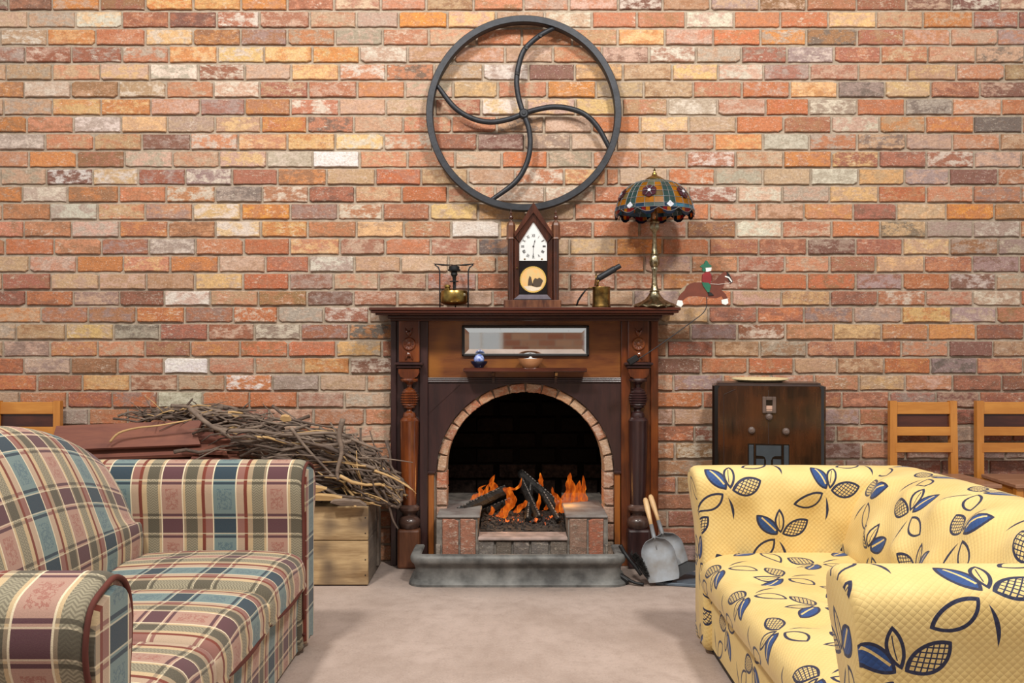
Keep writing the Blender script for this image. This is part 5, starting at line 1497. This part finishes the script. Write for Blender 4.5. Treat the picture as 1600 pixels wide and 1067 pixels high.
def named(pts, D, r, mat, label, nm='branch'):
    P = smoothpath([at(x, y, D) for x, y in pts], 4); n_ = len(P)
    bm = NB(); tube(bm, P, [r*(1-.5*i/n_) for i in range(n_)], 8)
    obj(nm, bm, MAT[mat], None, smooth=True, top=(label, 'branch'))
named([(296, 637), (320, 658), (345, 671), (400, 673), (450, 679), (520, 676), (560, 690), (598, 705)], 4.24, .012, 'stick', 'long thick grey branch curving right across the top of the stick heap')
named([(536, 654), (530, 680), (534, 705), (527, 735), (529, 750)], 4.17, .013, 'stick', 'stout grey branch standing upright against the front of the stick heap')
named([(172, 690), (186, 676), (215, 668), (250, 664), (300, 655)], 4.27, .006, 'stick3', 'pale split twig lying across the topmost red-brown board')
named([(425, 633), (450, 652), (480, 660), (520, 668)], 4.3, .007, 'stick2', 'dark branch with raised tip sloping down right above the heap', )
named([(455, 668), (475, 695), (500, 722), (520, 742)], 4.2, .008, 'stick', 'brown branch sloping steeply down right at front of heap')
named([(288, 637), (298, 626), (301, 622)], 4.4, .006, 'stick2', 'short dark twig end sticking up at the top left of heap')
named([(560, 715), (600, 716), (645, 722)], 4.22, .004, 'stick', 'slender twig reaching out right at the middle of the heap edge')
named([(585, 735), (605, 742), (625, 752), (645, 765)], 4.2, .006, 'stick3', 'pale twig reaching furthest right in front of the turned column')
named([(598, 765), (608, 790), (614, 812), (622, 826)], 4.24, .007, 'stick2', 'dark stick hanging down beside crate towards the column foot')
named([(585, 770), (590, 800), (590, 840)], 4.36, .006, 'stick2', 'dark stick standing behind right side of the crate')
# splintered pale bark on top of the crate
for i, (px, py, w_, lab) in enumerate(((505, 775, .17, 'pale splintered slab of wood on the crate rim'), (545, 783, .16, 'thin grey strip of bark on crate rim at right'), (490, 762, .12, 'pale split kindling piece above the crate rim'), (447, 652, .05, 'pale broken stub of wood near the top of the heap'))):
    c = at(px, py, 4.17 if i < 3 else 4.25); bm = NB(); r_ = random.Random(i)
    poly = [(-w_/2, 0), (-w_*.2, -.012), (w_*.2, -.009), (w_/2, -.002+r_.uniform(-.01, .01)), (w_*.3, .012), (-w_*.1, .016), (-w_*.4, .012)]
    prism(bm, poly, 0, .022, lambda a, y, b: Vector((a, y-.02, b)))
    bmesh.ops.transform(bm, matrix=Matrix.Translation(c) @ Euler((.35, .06, .1)).to_matrix().to_4x4(), verts=bm.verts)
    obj('wood_splinter', bm, MAT['stick3'] if i != 1 else MAT['stick'], None, top=(lab, 'firewood'))

# ---------------------------------------------------------------- chairs
MAT['panel'] = wood('dark_back_panel', '3A1A12', '552A1C', 'X', .35, 1, .15, '2A120E')
def chair(xl, xr, label):
    xm = (xl+xr)/2; W_ = xr-xl
    r = thing('wooden_chair', label, 'chair', (xm, -.25, 0), 'small wooden ladder-back chairs along the wall')
    yb = -.13; zt = wz(627, DW-.15)
    def lz_(py): return wz(py, DW-.15)
    def post(sg):
        bm = NB(); x = sg*(W_/2-.018)
        prism(bm, [(x-.018, .0), (x+.018, 0), (x+.018-sg*.006, zt), (x-.016-sg*.006, zt)], yb-.02, yb+.012); return bm
    for sg in (-1, 1):
        bm = post(sg)
        for v in bm.verts:
            v.co.y += (.03 if v.co.z < .1 else 0)+(.05 if v.co.z > .5 else 0)
            v.co.x += xm
        obj('back_post', bm, MAT['chair_z'], r)
    for (a, b) in ((629, 648), (668, 682), (693, 708)):
        z0, z1 = lz_(b), lz_(a); ym = yb+.05*((z0+z1)/2/zt)-.004
        bm = NB(); box(bm, (xm, ym, (z0+z1)/2), (W_-.060, .018, z1-z0), .002, Matrix.Rotation(-.06, 3, 'X')); obj('back_rail', bm, MAT['chair'], r)
    bm = NB(); z0, z1 = lz_(668), lz_(648); ym = yb+.05*((z0+z1)/2/zt)+.003
    box(bm, (xm, ym, (z0+z1)/2), (W_-.060, .006, z1-z0+.004), 0, Matrix.Rotation(-.06, 3, 'X')); obj('back_panel', bm, MAT['panel'], r)
    def seat(bm):
        prism(bm, [(xm-W_/2+.005, yb-.015), (xm+W_/2-.005, yb-.015), (xm+W_/2+.012, yb-.36), (xm-W_/2-.012, yb-.36)], .445, .463, lambda a, z, b: Vector((a, b, z)))
        bmesh.ops.bevel(bm, geom=bm.edges[:], offset=.003, segments=1, affect='EDGES')
    bm = NB(); seat(bm); obj('seat', bm, MAT['chair_seat'], r)
    for sg in (-1, 1):
        bm = NB(); bx(bm, xm+sg*(W_/2-.015)-.016, xm+sg*(W_/2-.015)+.016, yb-.345, yb-.313, 0, .444, .002); obj('front_leg', bm, MAT['chair_z'], r)
        bm = NB(); bx(bm, xm+sg*(W_/2-.018)-.008, xm+sg*(W_/2-.018)+.008, yb-.313, yb-.0, .39, .443, .002); obj('side_rail', bm, MAT['chair'], r)
        bm = NB(); bx(bm, xm+sg*(W_/2-.018)-.007, xm+sg*(W_/2-.018)+.007, yb-.313, yb-.0, .15, .18, .002); obj('stretcher', bm, MAT['chair'], r)
    bm = NB(); bx(bm, xm-W_/2+.03, xm+W_/2-.03, yb-.34, yb-.32, .39, .443, .002); obj('apron', bm, MAT['chair'], r)
DCh = DW-.15
chair(wx(1395, DCh), wx(1505, DCh), 'small wooden ladder-back chair nearer the walnut radio, behind yellow sofa')
chair(wx(1532, DCh), wx(1642, DCh), 'small wooden ladder-back chair cut off at the right edge of photo')
chair(wx(-23, DCh), wx(88, DCh), 'small wooden chair behind the plaid sofa at the left edge')

# ---------------------------------------------------------------- radio
DR = 4.33; rx = lambda px: wx(1100+px/6.277, DR); rz = lambda py: wz(570+py/6.277, DR)
ra = thing('console_radio', 'tall walnut console radio with black edges standing against the brick wall', 'radio', (rx(630), -.19, 0), rotz=-.2)
ra.location = (rx(630)+.028, -.20, 0)
xl, xr = rx(95), rx(1178); yf, yb = DR-DW, -.10
pl = [(xl, yf+.035), (xl+.010, yf+.018), (xl+.028, yf+.004), (xr-.028, yf+.004), (xr-.010, yf+.018), (xr, yf+.035), (xr, yb), (xl, yb)]
zt = rz(175)
def cab(bm):
    prism(bm, pl, 0, zt-.015, lambda a, z, b: Vector((a, b, z)))
part('cabinet', MAT['radio_dark'], cab, ra)
def top(bm):
    prism(bm, [(xl+.012, yf+.02), (xl+.03, yf+.004), (xr-.03, yf+.004), (xr-.012, yf+.02), (xr-.012, yb), (xl+.012, yb)], zt-.015, zt, lambda a, z, b: Vector((a, b, z)))
    bmesh.ops.bevel(bm, geom=[e for e in bm.edges if all(v.co.z > zt-.001 for v in e.verts)], offset=.012, segments=3, affect='EDGES')
part('cabinet_top', MAT['radio_trim'], top, ra, smooth='auto')
def front(bm):
    prism(bm, [(rx(150), .03), (rx(1125), .03), (rx(1125), rz(235)), (rx(1105), rz(205)), (rx(170), rz(205)), (rx(150), rz(235))], yf-.002, yf+.01)
part('front_panel', MAT['radio'], front, ra)
part('front_bead', MAT['radio_trim'], lambda bm: (tube(bm, [(rx(205), yf-.003, .05), (rx(205), yf-.003, rz(290)), (rx(320), yf-.003, rz(238))], .0015, 6), bx(bm, rx(628), rx(634), yf-.0032, yf, rz(770), rz(240))), ra)
def esc(bm):
    a, b, t, u = rx(575), rx(702), rz(308), rz(468)
    for q in ((a, a+.016, u, t), (b-.016, b, u, t), (a+.016, b-.016, t-.016, t), (a+.016, b-.016, u, u+.01)): bx(bm, q[0], q[1], yf-.012, yf, q[2], q[3], .002)
d = part('dial_frame', MAT['bakelite'], esc, ra)
part('dial_window', MAT['cream_dial'], lambda bm: (bx(bm, rx(590), rx(690), yf-.004, yf, rz(462), rz(395), .001), bx(bm, rx(590), rx(690), yf-.006, yf, rz(432), rz(418), .001)), d)
part('dial_recess', MAT['radio_dark'], lambda bm: bx(bm, rx(590), rx(690), yf-.0035, yf, rz(395), rz(335)), d)
for px, py in ((637, 505), (472, 640), (797, 645)):
    part('knob', MAT['bakelite'], lambda bm: lathe(bm, [(.0001, .020), (.007, .020), (.0075, .016), (.013, .014), (.016, .008), (.017, 0)], (rx(px), yf-.002, rz(py)), 20, M=Matrix.Rotation(PI/2, 3, 'X')), ra, smooth='auto')
def grl(bm):
    for poly in ([(505, 770), (765, 770), (765, 1200), (505, 1200)], ): prism(bm, [(rx(a), rz(b)) for a, b in poly], yf-.0035, yf)
    bx(bm, rx(435), rx(497), yf-.0035, yf, .10, rz(770)); bx(bm, rx(768), rx(828), yf-.0035, yf, .10, rz(770))
    bx(bm, rx(505), rx(765), yf-.0034, yf, .10, rz(1190))
part('speaker_opening', MAT['radio_dark'], grl, ra)
part('speaker_bar', MAT['grille'], lambda bm: bx(bm, rx(445), rx(490), yf-.008, yf-.003, .12, rz(782), .002), ra)
part('speaker_bar', MAT['grille'], lambda bm: bx(bm, rx(776), rx(822), yf-.008, yf-.003, .12, rz(782), .002), ra)
def tee(bm):
    P = [(515, 785), (750, 785), (750, 885), (690, 888), (668, 900), (655, 930), (655, 1180), (608, 1180), (608, 930), (596, 900), (575, 888), (515, 885)]
    prism(bm, [(rx(a), rz(b)) for a, b in P], yf-.008, yf-.003)
part('speaker_fret', MAT['grille'], tee, ra)
for a, b in ((515, 590), (675, 750)):
    part('speaker_cloth', MAT['grille'], lambda bm: bx(bm, rx(a), rx(b), yf-.0045, yf-.003, .12, rz(918)), ra)
# straw mat
bm = NB(); lathe(bm, [(.001, zt), (.10, zt), (.135, zt+.012), (.133, zt+.018), (.09, zt+.010), (.001, zt+.008)], ((rx(368)+rx(897))/2, -.19, 0), 40)
obj('straw_mat', bm, MAT['straw'], None, smooth='auto', top=('round shallow pale straw mat lying on top of the console radio', 'mat'))

# ---------------------------------------------------------------- fire tools at the right of the hearth
def shovel(top, mid, blade_c, D0, D1, wd, ln, label, roll=0):
    """top handle end, (px,py) ; axis towards the blade"""
    a = at(*top, D1); b = at(*blade_c, D0)
    ax = (b-a).normalized(); L = (b-a).length
    r = thing('ash_shovel', label, 'shovel', tuple(b))
    P = [a+ax*t for t in (0, .01, .05, .10, .145)]
    bm = NB(); tube(bm, P, [.008, .0125, .0135, .010, .0085], 14); obj('handle', bm, MAT['handle_wood'], r, smooth=True)
    bm = NB(); tube(bm, [a+ax*.135, a+ax*.20, a+ax*(L-ln*.5), a+ax*(L-ln*.5+.05)], [.0095, .0105, .010, .003], 12); obj('socket', bm, MAT['galv'], r, smooth=True)
    side = ax.cross(Vector((0, -1, 0))).normalized(); nrm = side.cross(ax).normalized()
    if nrm.y > 0: nrm = -nrm
    bm = NB(); nu, nv = 14, 16; G = {}
    for i in range(nv+1):
        v = i/nv; s_ = v*ln
        half = wd/2*min(1, (math.sqrt(max(.0, 1-(1-min(1, v/.38))**2))*.95+.05))
        half *= 1-.12*max(0, (v-.75)/.25)**2
        for j in range(nu+1):
            u = j/nu*2-1
            lift = .020*abs(u)**4*(1-v*.5)+.018*max(0, 1-v/.25)**2
            G[i, j] = bm.verts.new(b-ax*ln/2+ax*s_+side*half*u+nrm*lift)
    for i in range(nv):
        for j in range(nu): bm.faces.new((G[i, j], G[i, j+1], G[i+1, j+1], G[i+1, j]))
    bmesh.ops.recalc_face_normals(bm, faces=bm.faces)
    bmesh.ops.solidify(bm, geom=bm.faces[:], thickness=.0022)
    obj('blade', bm, MAT['galv'], r, smooth='auto')
shovel((1016, 773), None, (1044, 862), 4.36, 4.52, .155, .17, 'grey ash shovel standing behind the front one, its handle just showing')
shovel((1008, 778), None, (1030, 875), 4.25, 4.42, .155, .20, 'front grey steel ash shovel with wooden handle beside the hearth')
br = thing('hearth_brush', 'black bristled hearth brush leaning by the fender corner', 'brush', tuple(at(990, 885, 4.2)))
part('handle', MAT['black_iron'], lambda bm: tube(bm, smoothpath([at(969, 851, 4.25), at(975, 862, 4.24), at(984, 874, 4.22), at(992, 884, 4.21), at(1002, 898, 4.20)], 3), [.010]*3+[.009]*3+[.008]*7, 10), br, smooth=True)
def bris(bm):
    r_ = random.Random(4)
    a = at(985, 868, 4.22); b = at(1008, 900, 4.20)
    for i in range(420):
        t = r_.random(); ang = r_.uniform(-1.2, 1.8)
        p = a.lerp(b, t); d = Vector((math.cos(ang)*.9, r_.uniform(-.5, .2), math.sin(ang)*.5)).normalized()
        L = .038*(.6+.4*math.sin(PI*min(1, t+.15)))*r_.uniform(.8, 1.1)
        e = p+d*L; e.z = max(e.z, .003)
        tube(bm, [p, e], [.0022, .0012], 3)
part('bristles', MAT['bristle'], bris, br, kind='stuff')
tg = thing('fire_tongs', 'dark iron fire tool lying on the floor under the hearth brush', 'fire tool', tuple(at(985, 895, 4.22)))
part('rod', MAT['black_iron'], lambda bm: tube(bm, smoothpath([(wx(968, 4.25), -.42, .045), (wx(978, 4.23), -.44, .03), (wx(992, 4.2), -.46, .014), (wx(1006, 4.19), -.475, .010)], 4), .007, 8), tg, smooth=True)
part('jaw', MAT['black_iron'], lambda bm: box(bm, (wx(976, 4.22), -.43, .022), (.05, .035, .028), .004, Euler((0, .5, -.4)).to_matrix()), tg)
ax_ = thing('iron_scraper', 'black iron hearth scraper resting on the edge of blue slate', 'fire tool', tuple(at(1065, 905, 4.2)))
def blade(bm):
    P = [(1037, 913), (1040, 902), (1057, 893), (1080, 884), (1094, 885), (1100, 893), (1075, 899), (1052, 909), (1044, 916)]
    prism(bm, [(wx(a, 4.2), max(.004, wz(b, 4.2))) for a, b in P], 0, .022, lambda x, y, z: Vector((x, -.47+(z)*.9+y, z)))
part('blade', MAT['black_iron'], blade, ax_)
part('shaft', MAT['black_iron'], lambda bm: tube(bm, [(wx(1092, 4.25), -.40, .075), (wx(1092, 4.25)+.10, -.30, .06)], .008, 8), ax_)
bm = NB(); box(bm, (.78, -.36, .008), (.20, .24, .014), .003, Matrix.Rotation(-.25, 3, 'Z')); obj('slate_tile', bm, simple('blue_slate', '5A6672', .5, 0, .3, 12), None, top=('flat blue-grey slate slab on the floor beside yellow sofa', 'slate'))
# small brush-size lumps of grit near hearth
